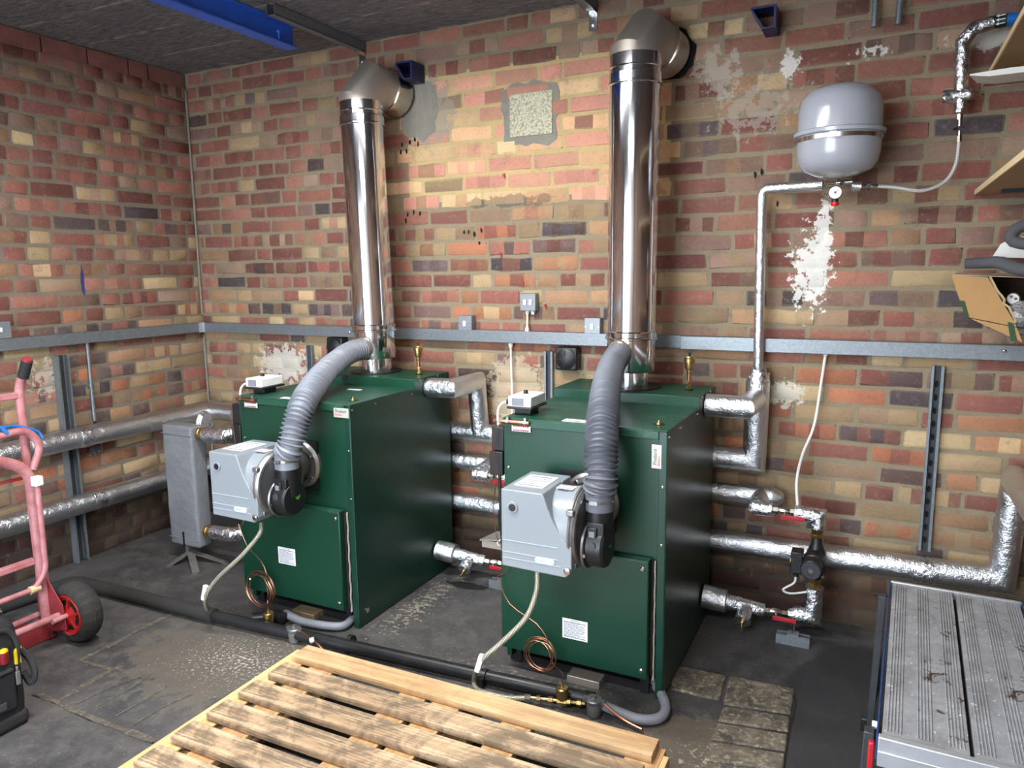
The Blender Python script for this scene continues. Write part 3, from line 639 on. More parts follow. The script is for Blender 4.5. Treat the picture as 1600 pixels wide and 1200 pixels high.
# red wall plugs and smudges
for px, py, lab in ((787, 272, 'small red wall plug below the pale block'), (782, 395, 'small red plug lying on a mortar line between the flues'), (817, 441, 'red plug just above the fused spur box'), (852, 476, 'red plug right of the fused spur box')):
    p = Y(px, py, -.006); one('wall_plug', MB().cyl(p+V(0, .008, 0), p+V(0, -.004, -.004), .005, 8).cyl(p+V(.001, -.002, 0), p+V(.004, -.003, -.018), .0035, 8), 'red', lab, 'wall plug')
def smear(pts, r):
    m = MB()
    for px, py in pts:
        p = Y(px, py, -.0055); n = 9; m.prism([p+V(r*random.uniform(.5, 1)*math.cos(2*PI*k/n)*.6, 0, r*random.uniform(.6, 1.6)*math.sin(2*PI*k/n)) for k in range(n)], V(0, .002, 0))
    return m
struct(smear([(628, 226), (640, 222), (648, 218), (653, 225), (626, 238), (635, 237), (637, 335), (646, 332), (656, 333), (634, 345), (725, 363), (732, 362), (741, 367), (749, 380), (752, 360), (1215, 318), (1190, 268), (1180, 272)], .011).build('trim_6', simple('black_char', (18, 16, 15), .9)))

# ================================================================== BOILERS
def label_sheet(parent, name, o, ux, uy, w, h, lines, head=None, red=False, size=None, boxhead=False):
    """paper sticker: o is its lower left corner, on the plane ux, uy"""
    ux = Vector(ux).normalized(); uy = Vector(uy).normalized(); n = ux.cross(uy); o = Vector(o)
    m = MB(); m.prism([o, o+ux*w, o+ux*w+uy*h, o+uy*h], n*.0012); m.m(1); pad = .06
    if head: m.text(head, o+ux*(w*.5-len(head)*h*.026)+uy*(h*.86)+n*.0014, ux, uy, h*.075)
    random.seed(int(w*1e4)+lines)
    y0 = .78 if head else .82
    for i in range(lines):
        y = h*(y0-(y0-.07)*i/max(1, lines-1)); x = w*pad; end = w*(1-pad)*random.choice((1, .96, .9, .7, .98))
        th = h*(.35/max(lines, 1))*(1.35 if i in (0, lines-1) else .9)
        while x < end:
            l = w*random.uniform(.04, .11); e = min(x+l, end); m.prism([o+ux*x+uy*y+n*.0012, o+ux*e+uy*y+n*.0012, o+ux*e+uy*(y+th)+n*.0012, o+ux*x+uy*(y+th)+n*.0012], n*.0003); x = e+w*.018
    if boxhead:
        a, b, cc, d = w*.36, w*.66, h*.84, h*.94
        for (x0, z0, x1, z1) in ((a, cc, b, cc+.0012), (a, d, b, d+.0012), (a, cc, a+.0012, d), (b-.0012, cc, b, d)):
            m.prism([o+ux*x0+uy*z0+n*.0012, o+ux*x1+uy*z0+n*.0012, o+ux*x1+uy*z1+n*.0012, o+ux*x0+uy*z1+n*.0012], n*.0003)
    return m.build(name, ['paper', 'redink' if red else ('ink' if lines > 6 or head else 'greyink')], parent)
W, D, TH = .585, .74, .925
def screw(parent, p, n, r=.0055): return MB().lathe([(r, 0), (r, .002), (r*.5, .0045)], p, n, 10).build('screw', 'chrome', parent)
def boiler(bx, by, which):
    lab = 'dark green floor-standing boiler on the ' + ('left, nearer the corner, with a horizontal badge' if which == 1 else 'right, with an upright badge near its front edge')
    T = thing('boiler', lab, 'boiler', (bx, by, 0)); o = V(bx, by, 0)
    B = lambda a, b: (tuple(o+V(*a)), tuple(o+V(*b)))
    MB().box(*B((0, .0, .1), (W-.003, D, TH-.004))).box(*B((0, .004, .03), (.02, D, .1))).build('casing', 'green', T, .002)
    MB().box(*B((W-.003, -.003, .004), (W, D, TH-.001))).box(*B((W-.028, -.003, .004), (W-.003, .0, TH-.004))).build('side_panel', 'gside', T, .0015)
    MB().box(*B((-.001, -.004, TH-.004), (W-.003, .47, TH))).box(*B((-.001, -.004, TH-.03), (W-.03, -.001, TH-.004))).build('top_panel', 'gtop', T, .002)
    m = MB(); m.box(*B((-.001, .45, TH-.002), (W+.001, D+.002, .962))); m.build('hood', 'green_hood', T, .002)
    # door panel with edge, seal rope and gap
    d = MB(); d.box(*B((.002, -.042, .085), (W-.045, -.012, .497))); dp = d.build('door_panel', 'green', T, .004)
    MB().box(*B((.002, -.0435, .497), (W-.045, -.01, .4995))).build('door_top_edge', 'gtop', dp, .001)
    MB().box(*B((.01, -.013, .09), (W-.035, -.001, .492))).build('door_gap', 'dark', T)
    MB().tube([tuple(o+V(W-.034, -.006+.002*math.sin(k*.9), .07+k*.012)) for k in range(36)], .0042, 6).build('rope_seal', 'rope', T)
    for x, z in ((W-.065, .47), (W-.065, .115), (.035, .13)): MB().lathe([(.009, 0), (.009, .003), (.005, .006)], o+V(x, -.042, z), (0, -1, 0), 12).build('bolt', 'chrome', dp)
    MB().box(*B((.03, .02, .0), (.05, .6, .1))).box(*B((.5, .02, .0), (.53, .6, .1))).box(*B((.0, .03, .0), (.55, .05, .03))).build('base_frame', 'black', T)
    MB().box(*B((.25, -.03, .0), (.37, .06, .028))).build('packing_piece', 'old_wood' if which == 1 else 'steel_dull', T, .002)
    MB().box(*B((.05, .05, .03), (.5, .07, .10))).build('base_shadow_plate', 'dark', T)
    for yy in (.008, .16, .42, .49, .64): screw(T, o+V(W, yy, TH-.022 if yy < .45 else .955), (1, 0, 0))
    for z in (.74, .545): screw(T, o+V(W-.014, -.003, z), (0, -1, 0))
    screw(T, o+V(.018, 0, .745), (0, -1, 0))
    if which == 1: MB().lathe([(.011, 0), (.011, .004)], o+V(W, .05, .06), (1, 0, 0), 12).build('plug', 'chrome', T)
    # sight plug on the top
    p = o+V(W-.055, .09, TH); MB().lathe([(.02, 0), (.02, .001), (.0185, .0015)], p, (0, 0, 1), 16).build('plug_hole', 'dark', T); MB().lathe([(.013, 0), (.012, .006), (.006, .007), (.005, .014)], p, (0, 0, 1), 12).build('top_plug', 'brass', T)
    # paper labels
    if which == 2:
        a = Y(879, 995, by-.042); label_sheet(T, 'instruction_label', a, (1, 0, 0), (0, 0, 1), .092, .072, 13, None, boxhead=True)
        a = o+V(.215, .012, TH+.0004); label_sheet(T, 'top_label', a, (1, 0, 0), (0, 1, 0), .12, .045, 2)
        q = o+V(W-.052, -.004, .80); bd = MB(); bd.box(tuple(q), tuple(q+V(.032, .001, .078))); b_ = bd.build('badge', 'badge', T, .003)
        MB().text('Firebird', q+V(.017, -.0012, .012), (0, 0, 1), (-1, 0, 0), .0165, .0004).build('badge_lettering', 'ink', b_); MB().text('Enviro', q+V(.028, -.0012, .010), (0, 0, 1), (-1, 0, 0), .0125, .0004).build('badge_lettering', 'redink', b_)
    else:
        a = Y(436, 879, by-.042); label_sheet(T, 'instruction_label', a, (1, 0, 0), (0, 0, 1), .092, .072, 13, None, boxhead=True)
        a = o+V(.215, .012, TH+.0004); label_sheet(T, 'top_label', a, (1, 0, 0), (0, 1, 0), .12, .03, 1)
        a = o+V(.33, .30, TH+.0004); label_sheet(T, 'top_label', a, (1, 0, 0), (0, 1, 0), .07, .02, 1)
        q = o+V(W-.078, -.006, .872); bd = MB(); bd.box(tuple(q), tuple(q+V(.073, .002, .038))); b_ = bd.build('badge', 'badge', T, .001)
        MB().text('Firebird', q+V(.010, -.0012, .021), (1, 0, 0), (0, 0, 1), .0165, .0004).build('badge_lettering', 'ink', b_); MB().text('Enviro', q+V(.008, -.0012, .008), (1, 0, 0), (0, 0, 1), .012, .0004).build('badge_lettering', 'redink', b_)
        a = Y(396, 821, by-.0); label_sheet(T, 'lower_label', a+V(0, -.002, 0), (1, 0, 0), (0, 0, 1), .075, .045, 4)
        MB().lathe([(.016, 0), (.016, .003)], o+V(.20, .45, .95), (0, -1, 0), 14).build('grommet', 'black', T)
    a = o+V(.035, -.0055, TH-.045); label_sheet(T, 'warning_strip', a, (1, 0, 0), (0, 0, 1), .072, .02, 2, None, True)
    return T
MAT['green_hood'] = simple('green_enamel_hood', (14, 66, 47), .38, 0, .1, 6, 200, .05)
MAT['rope'] = simple('rope_seal', (160, 152, 140), .9, 0, .4, 220, 300, .8)
def badge_mat():
    t = NT('metallic_badge'); co = t.co(); n = t.noise(co, 40, 1); t.set('Base Color', t.ramp(n, .4, .6, lin((214, 190, 190)), lin((176, 200, 178)))); t.set('Roughness', .35); t.set('Metallic', .3); return t.m
MAT['badge'] = badge_mat()
B1 = (1.172, -.868); B2 = (2.415, -.85)
boiler(*B1, 1); boiler(*B2, 2)

# flues --------------------------------------------------------------------------------
def flue(bx, by, which):
    if which == 1: cb_ = Z(587, 571, .962); ax0 = V(1.425, 0, 0); wall = V(1.445, 0, 2.262)
    else: cb_ = Z(986, 589, .962); ax0 = V(2.685, 0, 0); wall = V(2.755, 0, 2.285)
    yb = max(cb_.y, -.24) if which == 2 else -.27
    yb = -.25
    bot = Y(587 if which == 1 else 986, 545, yb); bot.z = .962
    top = Y(563 if which == 1 else 993, 150 if which == 1 else 85, yb)
    R = .099; lab = 'shiny steel flue rising from the ' + ('left boiler' if which == 1 else 'right boiler') + ' and bending into the wall'
    T = thing('flue', lab, 'flue', bot); ax = (top-bot).normalized()
    at = lambda z: bot+ax*((z-bot.z)/ax.z)
    MB().lathe([(.122, 0), (.122, .006), (.07, .007)], bot, (0, 0, 1), 36).build('base_flange', 'black', T)
    MB().tube([bot+V(0, 0, .004), at(1.035)], .073, 40).build('base_stub', 'steel', T)
    MB().tube([at(1.028), at(1.036), at(1.16)], lambda i: (.092, R-.003, R-.003)[i], 48).build('tee_section', 'steel', T)
    zt = 2.10 if which == 1 else 2.13
    MB().tube([at(1.19), at(zt)], R-.002, 56).build('straight_section', 'steel', T)
    def collar(z, h=.035): MB().tube([at(z), at(z+.003), at(z+.009), at(z+.012), at(z+h-.004), at(z+h)], lambda i: (R, R+.006, R+.006, R+.003, R+.004, R-.001)[i], 56).build('clamp_band', 'steel', T)
    collar(1.155); collar(zt-.01, .045); MB().tube([at(zt+.05), at(zt+.053), at(zt+.056)], lambda i: (R, R+.003, R)[i], 56).build('clamp_band', 'steel', T)
    # elbow: vertical stub, 45 degree piece, run into the wall
    zm = 2.195 if which == 1 else 2.23
    e1 = at(zm); e2 = V(e1.x+(wall.x-e1.x)*.35, e1.y+.075, 2.285 if which == 1 else 2.308); e3 = V(wall.x, -.006, wall.z)
    MB().tube([at(zt+.03), e1], R-.001, 56).build('elbow_stub', 'steel', T)
    MB().tube([e1-ax*.001, e1, e2, e2+(e3-e2)*.4], R-.002, 48, False).build('elbow', 'steel_dull', T)
    q = e2+(e3-e2)*.38; dd = (e3-e2).normalized()
    MB().tube([e2+(e3-e2)*.39, e3-dd*.004], R-.004, 48).build('wall_run', 'steel_dull' if which == 2 else 'steel_half', T)
    MB().tube([q, q+dd*.004, q+dd*.010, q+dd*.014], lambda i: (R, R+.006, R+.006, R)[i], 48).build('clamp_band', 'steel_half', T)
    # inlet adaptor for the air duct
    return T, at, e3, R
MAT['steel_half'] = steel('warm_steel', (.62, .57, .50), .2, .3)
F1, at1, w1, R1 = flue(*B1, 1); F2, at2, w2, R2 = flue(*B2, 2)
m = MB(); n = 26; pts = [V(w2.x+.012+.093*math.cos(2*PI*k/n)*random.uniform(.95, 1.12), -.0052, w2.z+.098*math.sin(2*PI*k/n)*random.uniform(.95, 1.12)) for k in range(n)]
struct(m.prism(pts, V(0, .003, 0)).build('trim_7', 'dark'))

# burners ------------------------------------------------------------------------------
def burner(bx, by, which):
    o = V(bx, by, 0); x0, x1, y0, y1, z0, z1 = .14, .375, -.30, -.075, .515, .765
    T = thing('oil_burner', ('left' if which == 1 else 'right') + ' pale blue-grey burner unit on the front of the ' + ('left boiler' if which == 1 else 'right boiler'), 'burner', o+V(.25, y0, z0))
    # cover: side profile in Y-Z pushed along X, top slopes a little; a scooped corner round the fan ring
    m = MB(); xa, xb = x0, x0+.145
    def yz(x, pts): return [o+V(x, a, b) for a, b in pts]
    poly = [(xa, z0), (x1-.02, z0-.004), (x1-.0, z0+.02), (x1, z0+.10), (xb+.085, z0+.10), (xb+.062, z0+.115), (xb+.044, z0+.145), (xb+.026, z1-.075), (xb+.010, z1-.035), (xb+.002, z1-.012), (xb-.006, z1), (xa, z1)]
    m.prism([o+V(a, y0, b) for a, b in poly], V(0, .16, 0)); m.box(tuple(o+V(xa+.0005, y0+.15, z0+.002)), tuple(o+V(xb-.001, y1, z1-.0005)))
    cov = m.build('cover', 'burner', T, .010, 4)
    c = o+V(0, -.178, .640); 
    m = MB(); m.lathe([(.112, 0), (.118, .01), (.119, .15), (.124, .185)], c+V(x1-.20, 0, 0), (1, 0, 0), 48); m.build('fan_housing', 'burner', T)
    for a, b in ((.655, .002), (.545, .003)):
        z = z0+.048 if b == .003 else z0+.086
        MB().box(tuple(o+V(x0+.002, y0-.0012, z)), tuple(o+V(x0+.19, y0+.002, z+.0016))).build('moulded_line', 'burner_line', cov)
    MB().box(tuple(o+V(x0+.002, y0-.001, z0+.028)), tuple(o+V(x0+.2, y0+.002, z0+.0296))).build('moulded_line', 'burner_line', cov)
    # peep hole
    MB().lathe([(.017, 0), (.019, .002), (.017, .004), (.012, .004)], o+V(x0+.04, y0, z1-.055), (0, -1, 0), 20).build('sight_ring', 'burner', cov); MB().lathe([(.012, 0), (.012, .0048)], o+V(x0+.04, y0, z1-.055), (0, -1, 0), 16).build('sight_glass', 'black', cov)
    # name badge
    q = o+V(x0+.115, y0-.002, z0+.03); n = 10; P = []
    for k in range(n+1): a = -PI/2+PI*k/n; P.append(q+V(.055+.009*math.cos(a), 0, .009+.009*math.sin(a)))
    for k in range(n+1): a = PI/2+PI*k/n; P.append(q+V(.009+.009*math.cos(a), 0, .009+.009*math.sin(a)))
    nb = MB().prism(P, V(0, .0025, 0)).build('name_badge', 'paleblue', cov)
    MB().lathe([(.012, 0), (.012, .001)], q+V(.016, 0, .009), (0, -1, 0), 20).build('name_oval', 'burner', nb) if False else None
    MB().text('Firebird', q+V(.005, -.0006, .006), (1, 0, 0), (0, 0, 1), .0105, .0004).build('badge_lettering', 'greyink', nb)
    # stickers on top
    tb = o+V(x0+.02, y0+.05, z1+.0005); label_sheet(cov, 'data_label', tb, (1, 0, 0), (0, 1, 0), .1, .13, 6)
    label_sheet(T, 'warning_sticker', o+V(x0+.150, -.215, .7615), (1, 0, 0), (0, 1, .0), .055, .04, 4, None, True)
    # cast flange on the boiler front
    f = o+V(.33, -.012, .665)
    MB().lathe([(.098, 0), (.098, .012), (.088, .022), (.07, .024), (.066, .012), (.055, .012), (.055, .07)], f+V(0, .012, 0), (0, -1, 0), 40).build('mounting_flange', 'alloy', T)
    MB().box(tuple(f+V(-.115, .003, -.10)), tuple(f+V(.085, .011, .10))).build('gasket_plate', 'black', T)
    for a in (.5, 2.2, 3.9, 5.6): MB().lathe([(.008, 0), (.008, .006), (.004, .008)], f+V(.08*math.cos(a), -.008, .08*math.sin(a)), (0, -1, 0), 6).build('bolt', 'chrome', T)
    # fan ring and dark disc, facing +X
    R = .126
    MB().lathe([(R-.006, 0), (R, .003), (R+.002, .010), (R-.002, .014), (R+.001, .018), (R-.004, .026), (R-.012, .028), (R-.016, .022)], c+V(x1-.018, 0, 0), (1, 0, 0), 56).build('fan_ring', 'alloy', T)
    MB().lathe([(R-.012, 0), (R-.012, .008), (R-.03, .013), (.03, .016)], c+V(x1-.002, 0, 0), (1, 0, 0), 48).build('fan_disc', 'darkgrey', T)
    for a in (.55, 2.55, 4.0): 
        q = c+V(x1-.02, (R+.006)*math.cos(a), (R+.006)*math.sin(a)); MB().box(tuple(q+V(0, -.009, -.009)), tuple(q+V(.024, .009, .009))).build('ring_lug', 'alloy', T, .003)
    MB().lathe([(.011, 0), (.011, .006), (.006, .008)], o+V(x1-.012, y0-.002, z0+.02), (0, -1, 0), 14).build('cover_screw', 'chrome', T)
    # air intake: black drum and upright duct
    k = c+V(x1+.012, -.006, -.055)
    MB().lathe([(.070, 0), (.072, .01), (.066, .012), (.066, .058), (.06, .066), (.02, .067)], k, (1, 0, 0), 40).build('intake_drum', 'black', T)
    MB().lathe([(.074, -.004), (.076, .0), (.074, .006)], k, (1, 0, 0), 40).build('intake_rim', 'alloy', T)
    h = k+V(.034, 0, .0); m = MB(); m.tube([h+V(0, -.0, .01), h+V(0, 0, .06), h+V(0, 0, .085), h+V(0, 0, .115), h+V(0, 0, .135)], lambda i: (.040, .041, .044, .043, .042)[i], 24); m.build('intake_duct', 'black', T)
    MB().box(tuple(h+V(-.022, -.052, .035)), tuple(h+V(.010, -.036, .072))).box(tuple(h+V(-.026, -.045, .03)), tuple(h+V(.03, -.02, .085))).build('flap_indicator', 'black', T, .003)
    MB().box(tuple(h+V(-.015, -.0535, .042)), tuple(h+V(.003, -.0515, .060))).build('indicator_window', 'greyink', T)
    MB().lathe([(.012, 0), (.012, .003), (.009, .003)], k+V(.033, -.066, .02), (.0, -1, 0), 14).build('pressure_tap', 'darkgrey', T)
    MB().lathe([(.012, 0), (.012, .0015)], k+V(.066, .012, .006), (1, 0, 0), 20).build('green_dot', 'greendot', T)
    MB().lathe([(.006, 0), (.006, .006)], k+V(.012, -.071, -.012), (-.1, -1, 0), 8).build('clip_screw', 'chrome', T)
    MB().box(tuple(o+V(x0+.1, y0+.03, z0-.016)), tuple(o+V(x0+.17, y0+.06, z0+.002))).build('cable_socket', 'white' if which == 2 else 'paper', T, .002)
    return T, h+V(0, 0, .12), o
MAT['paleblue'] = simple('pale_blue_label', (206, 216, 232), .4, 0, .02, 10)
_, in1, o1 = burner(*B1, 1); _, in2, o2 = burner(*B2, 2)

# corrugated air ducts -------------------------------------------------------------------
def duct(start, mids, end, r0, r1, mat, label, flue_c):
    P = spline([start]+mids+[end+V(0, 0, .05)], 10)
    T = thing('air_duct', label, 'duct', end)
    E = even(P, .0016); n = len(E); L = n*.0016
    def rr(i):
        t = i/n; pitch = .0085+.0075*min(1, max(0, (t-.15)/.6)); ph = 2*PI*(i*.0022)/pitch if False else None
        base = r0+(r1-r0)*t; return base
    # integrate phase so that the ridges widen gently along the duct
    ph = 0; rad = []
    for i in range(n):
        t = i/n; pitch = .0088+.0080*max(0, min(1, (t-.2)/.7)); ph += 2*PI*.0016/pitch; amp = .0034+.0042*max(0, min(1, (t-.2)/.7)); rad.append(r0-.001+amp*(2*abs(math.sin(ph/2))**.0 if 0 else (1-abs(math.sin(ph/2)))**1.3*1.7-.7)*1.15)
    MB().tube(E, lambda i: rad[min(i, n-1)], 28).build('corrugated_hose', mat, T, ang=60)
    MB().tube([end+V(0, 0, .052), end+V(0, 0, .02), end+V(0, 0, -.003)], .0455, 28).build('end_cuff', mat, T)
    MB().tube([end+V(0, 0, .034), end+V(0, 0, .026)], .0475, 28).box(tuple(end+V(-.014, -.053, .024)), tuple(end+V(.012, -.045, .036))).build('hose_clip', 'chrome', T)
    s = start; d = (P[0]-P[2]).normalized(); MB().tube([s-d*.012, s+d*.004, s+d*.03], lambda i: (r0+.003, r0+.003, r0+.001)[i], 28).build('inlet_collar', 'steel_dull', T)
    return T
a = Y(566, 546, -.36)
duct(Y(566, 545, -.352), [Y(545, 552, -.46), Y(519, 571, -.63), Y(494, 598, -.82), Y(474, 630, -.965), Y(461, 668, -1.025), Y(455, 695, -1.048)], in1, .0475, .0475, 'hose', 'pale grey corrugated air duct arching from the left flue to its burner', None)
duct(Y(967, 553, -.352), [Y(956, 572, -.47), Y(948, 602, -.70), Y(943, 640, -.87), Y(940, 680, -.965), Y(939, 715, -1.01), Y(939, 745, -1.035)], in2, .0475, .0475, 'hose2', 'darker grey corrugated air duct dropping from the right flue to its burner', None)

# things on the boilers -------------------------------------------------------------------
for (bx, by), wh in ((B1, 'left'), (B2, 'right')):
    o = V(bx, by, TH); q = o+V(-.005, .045, .028)
    T = thing('pipe_thermostat', 'white thermostat box with a black dial knob on top of the %s boiler' % wh, 'thermostat', q+V(.045, .06, -.028))
    MB().box(tuple(q+V(-.004, -.004, -.006)), tuple(q+V(.094, .134, .002))).box(tuple(q+V(.012, .03, -.028)), tuple(q+V(.075, .1, -.006))).build('base_plate', 'black', T, .002)
    MB().box(tuple(q+V(0, 0, .002)), tuple(q+V(.09, .13, .040))).build('cover', 'white', T, .004)
    MB().box(tuple(q+V(.016, -.001, .007)), tuple(q+V(.062, .0, .034))).build('rating_label', 'greyink', T)
    MB().lathe([(.024, 0), (.022, .003)], q+V(.045, .055, .040), (0, 0, 1), 20).build('dial_plate', 'white', T); MB().lathe([(.009, 0), (.008, .012)], q+V(.045, .055, .043), (0, 0, 1), 14).build('dial_knob', 'black', T)
    MB().cyl(q+V(0, .03, .014), q+V(-.018, .03, .014), .009, 12).build('cable_entry', 'black', T)
    c0 = q+V(-.016, .03, .014); one('control_cable', MB().tube(spline([c0, c0+V(-.022, -.01, -.012), c0+V(-.03, -.02, -.05), V(bx-.03, by+.03, .80)], 6), .0045, 8), 'white', 'short white flex from the %s boiler thermostat to the black connectors' % wh, 'cable')
    T = thing('connector_box', 'black plastic connector boxes on the left side of the %s boiler' % wh, 'connector', (bx-.03, by+.03, .70))
    MB().box((bx-.052, by+.005, .80), (bx-.003, by+.055, .885)).build('upper_connector', 'black', T, .003); MB().box((bx-.058, by+.0, .71), (bx-.006, by+.055, .797)).build('lower_connector', 'black', T, .003)
    one('flex_drop', MB().tube(spline([(bx-.03, by+.02, .71), (bx-.022, by+.01, .6), (bx-.02, by+.015, .45)], 6), .006, 8), 'black', 'black flex hanging from the connector boxes of the %s boiler' % wh, 'cable')
    T = thing('sensor_pocket', 'copper sensor tube clipped along the top front edge of the %s boiler' % wh, 'sensor', (bx+.05, by-.012, TH-.015))
    MB().cyl((bx+.0, by-.013, TH-.012), (bx+.105, by-.013, TH-.012), .0075, 14).build('tube', 'copper', T)
    for x in (.022, .09): MB().tube([(bx+x-.005, by-.013, TH-.012), (bx+x+.005, by-.013, TH-.012)], .009, 14).box((bx+x-.004, by-.016, TH-.004), (bx+x+.004, by+.004, TH+.006)).build('clip', 'chrome', T)
    # capillaries looping down the side
    cp = [V(bx, by-.013, TH-.012), V(bx-.018, by-.018, TH-.02), V(bx-.03, by-.02, TH-.1), V(bx-.02, by-.02, .72), V(bx-.035, by-.02, .6), V(bx-.02, by-.03, .50), V(bx+.04, by-.06, .40), V(bx-.0, by-.065, .36)]
    one('capillary_tube', MB().tube(spline(cp, 8), .0015, 6), 'copper', 'thin copper capillary hanging down the left edge of the %s boiler' % wh, 'capillary')
    p = Z(658 if wh == 'left' else 1081, 573 if wh == 'left' else 594, .962); p = V(bx+W-.075, by+.60, .962)
    T = thing('air_vent', 'brass automatic air vent standing on the hood of the %s boiler' % wh, 'air vent', p)
    MB().lathe([(.016, 0), (.016, .004), (.009, .005)], p, (0, 0, 1), 16).build('grommet', 'black', T)
    MB().lathe([(.010, .004), (.012, .006), (.012, .014), (.009, .016), (.009, .026), (.012, .028), (.011, .036)], p, (0, 0, 1), 6).build('lower_nut', 'brass', T)
    MB().cyl(p+V(0, 0, .034), p+V(0, 0, .066), .0075, 14).build('tail', 'copper', T)
    MB().lathe([(.008, .064), (.010, .068), (.010, .080), (.016, .084), (.018, .090), (.018, .108), (.022, .110), (.022, .124), (.017, .127), (.015, .133)], p, (0, 0, 1), 24).build('float_body', 'brass', T)
    MB().lathe([(.004, .132), (.004, .142), (.006, .143), (.006, .147)], p, (0, 0, 1), 10).build('vent_cap', 'black', T)

# flexible oil hoses, fire valves, filters --------------------------------------------------
def hose(pts, r, mat, label, name='oil_hose', cat='hose'):
    return one(name, MB().tube(even(spline(pts, 10), .008), r, 12), mat, label, cat)
def fuel_set(which):
    if which == 1:
        a = Y(409, 818, -1.10); pts = [a, Y(405, 835, -1.13), Y(378, 868, -1.16), Y(338, 906, -1.17), Y(321, 935, -1.17), Z(328, 958, .035), Z(350, 970, .02), Z(385, 968, .02), Z(402, 968, .02)]
        tagp = Y(322, 925, -1.17); s0 = Z(402, 968, .02); nut = Z(428, 975, .03); bl = Z(434, 979, 0); fl = Z(461, 1003, 0); ex = Z(505, 1012, .03); wh = 'left'
    else:
        a = Y(840, 893, -1.10); pts = [a, Y(838, 925, -1.12), Y(822, 965, -1.14), Y(785, 1003, -1.16), Y(752, 1033, -1.17), Z(741, 1060, .05), Z(748, 1078, .02), Z(790, 1090, .012), Z(822, 1091, .02)]
        tagp = Y(752, 1035, -1.17); s0 = Z(822, 1091, .02); nut = Z(868, 1098, .03); bl = Z(881, 1102, 0); fl = Z(928, 1118, 0); ex = Z(975, 1125, .02); wh = 'right'
    hose(pts, .0085, 'braid', 'braided oil hose looping from the %s burner down to the floor fittings' % wh)
    one('hose_tag', MB().tube([tagp+V(.006, -.004, .028), tagp+V(-.012, -.006, -.03)], lambda i: (.011, .010)[i], 6), 'paper', 'white paper tag wrapped round the %s oil hose' % wh, 'tag')
    zc = .034; bl.z = 0; fl.z = 0
    # fittings line
    T = thing('oil_line_fittings', 'brass fittings in the floor oil line feeding the %s burner' % wh, 'fittings', V(bl.x, bl.y, .0))
    e = V(fl.x-.03, fl.y, zc); st = V(s0.x, s0.y, .024)
    d = (e-st).normalized(); L = (e-st).length
    MB().tube([st, e], .0055, 10).build('nipple', 'brass', T)
    for f, w_ in ((.03, .02), (.22, .014), (.42, .016), (.72, .016), (.9, .014)): MB().hexn(st+d*(L*f-w_/2), st+d*(L*f+w_/2), .0105).build('nut', 'brass' if f > .1 else 'nickel', T)
    T = thing('fire_valve', 'brass drum-shaped fire valve on the oil line of the %s boiler' % wh, 'valve', (bl.x, bl.y, .0))
    q = st+d*(d.dot(V(bl.x, bl.y, zc)-st)); MB().lathe([(.008, -.02), (.012, .0), (.020, .004), (.021, .038), (.018, .042), (.004, .043), (.004, .052)], V(q.x, q.y, q.z+.008), (0, 0, 1), 20).build('body', 'brass', T); MB().hexn(q-d*.016, q+d*.016, .013).build('union', 'brass', T)
    T = thing('oil_filter', 'grey metal oil filter bowl at the end of the %s oil line' % wh, 'filter', (fl.x, fl.y, .0))
    MB().lathe([(.018, .001), (.023, .008), (.025, .045), (.023, .047)], fl, (0, 0, 1), 24).build('bowl', 'darkgrey_metal', T); MB().lathe([(.026, .046), (.028, .05), (.028, .058), (.025, .061), (.012, .063), (.009, .064), (.009, .071), (.003, .072)], fl, (0, 0, 1), 24).box((fl.x-.036, fl.y-.008, .046), (fl.x+.036, fl.y+.008, .06)).build('head', 'alloy', T)
    cpts = [V(fl.x+.03, fl.y, .053), ex, Z(522, 1022, .02) if which == 1 else Z(1003, 1140, .015)] if which == 2 else [V(fl.x+.03, fl.y, .053), Z(489, 1000, .05), Z(500, 1010, .04), Z(512, 1024, .012)]
    one('copper_oil_pipe', MB().tube(even(spline(cpts, 8), .01), .005 if which == 2 else .0042, 10), 'copper', 'short copper pipe curving away from the %s oil filter' % wh, 'pipe')
    if which == 1: one('pipe_collar', MB().hexn(Z(489, 1000, .05)-V(.006, .01, 0), Z(489, 1000, .05)+V(.006, -.0, .004), .010), 'white', 'white plastic collar on the copper pipe beside the left filter', 'collar')
    # coil of spare capillary
    c = Y(408, 921, -.955) if which == 1 else Y(845, 1022, -.94); rr = .080 if which == 1 else .060; P = []
    t0 = V(q.x, q.y, q.z+.06); start = V(c.x+.02, c.y, c.z+.09) ; P = [V(B1[0]+.01, B1[1]-.06, .38)] if which == 1 else [V(B2[0]+.0, B2[1]-.065, .36)]
    P += [P[0]+V(.05, -.005, -.09), P[0].lerp(c+V(rr*.6, 0, rr), .75)]
    N = 5*14
    for i in range(N+1):
        a = PI*.35+2*PI*i/14; w_ = 1-.16*abs(math.sin(i*.075)); P.append(c+V(rr*w_*math.cos(a)+.010*math.sin(i*.09), -.004*(i % 14)/14-.01*math.sin(i*.13), rr*w_*math.sin(a)))
    P += [c+V(.05, -.01, -.02), t0+V(0, .0, .04), t0]
    one('capillary_coil', MB().tube(spline(P, 3), .0015, 6), 'copper', 'coil of thin copper capillary hanging in front of the %s boiler door' % wh, 'coil')
MAT['darkgrey_metal'] = simple('dull_zinc', (128, 128, 126), .42, .4, .1, 30)
fuel_set(1); fuel_set(2)

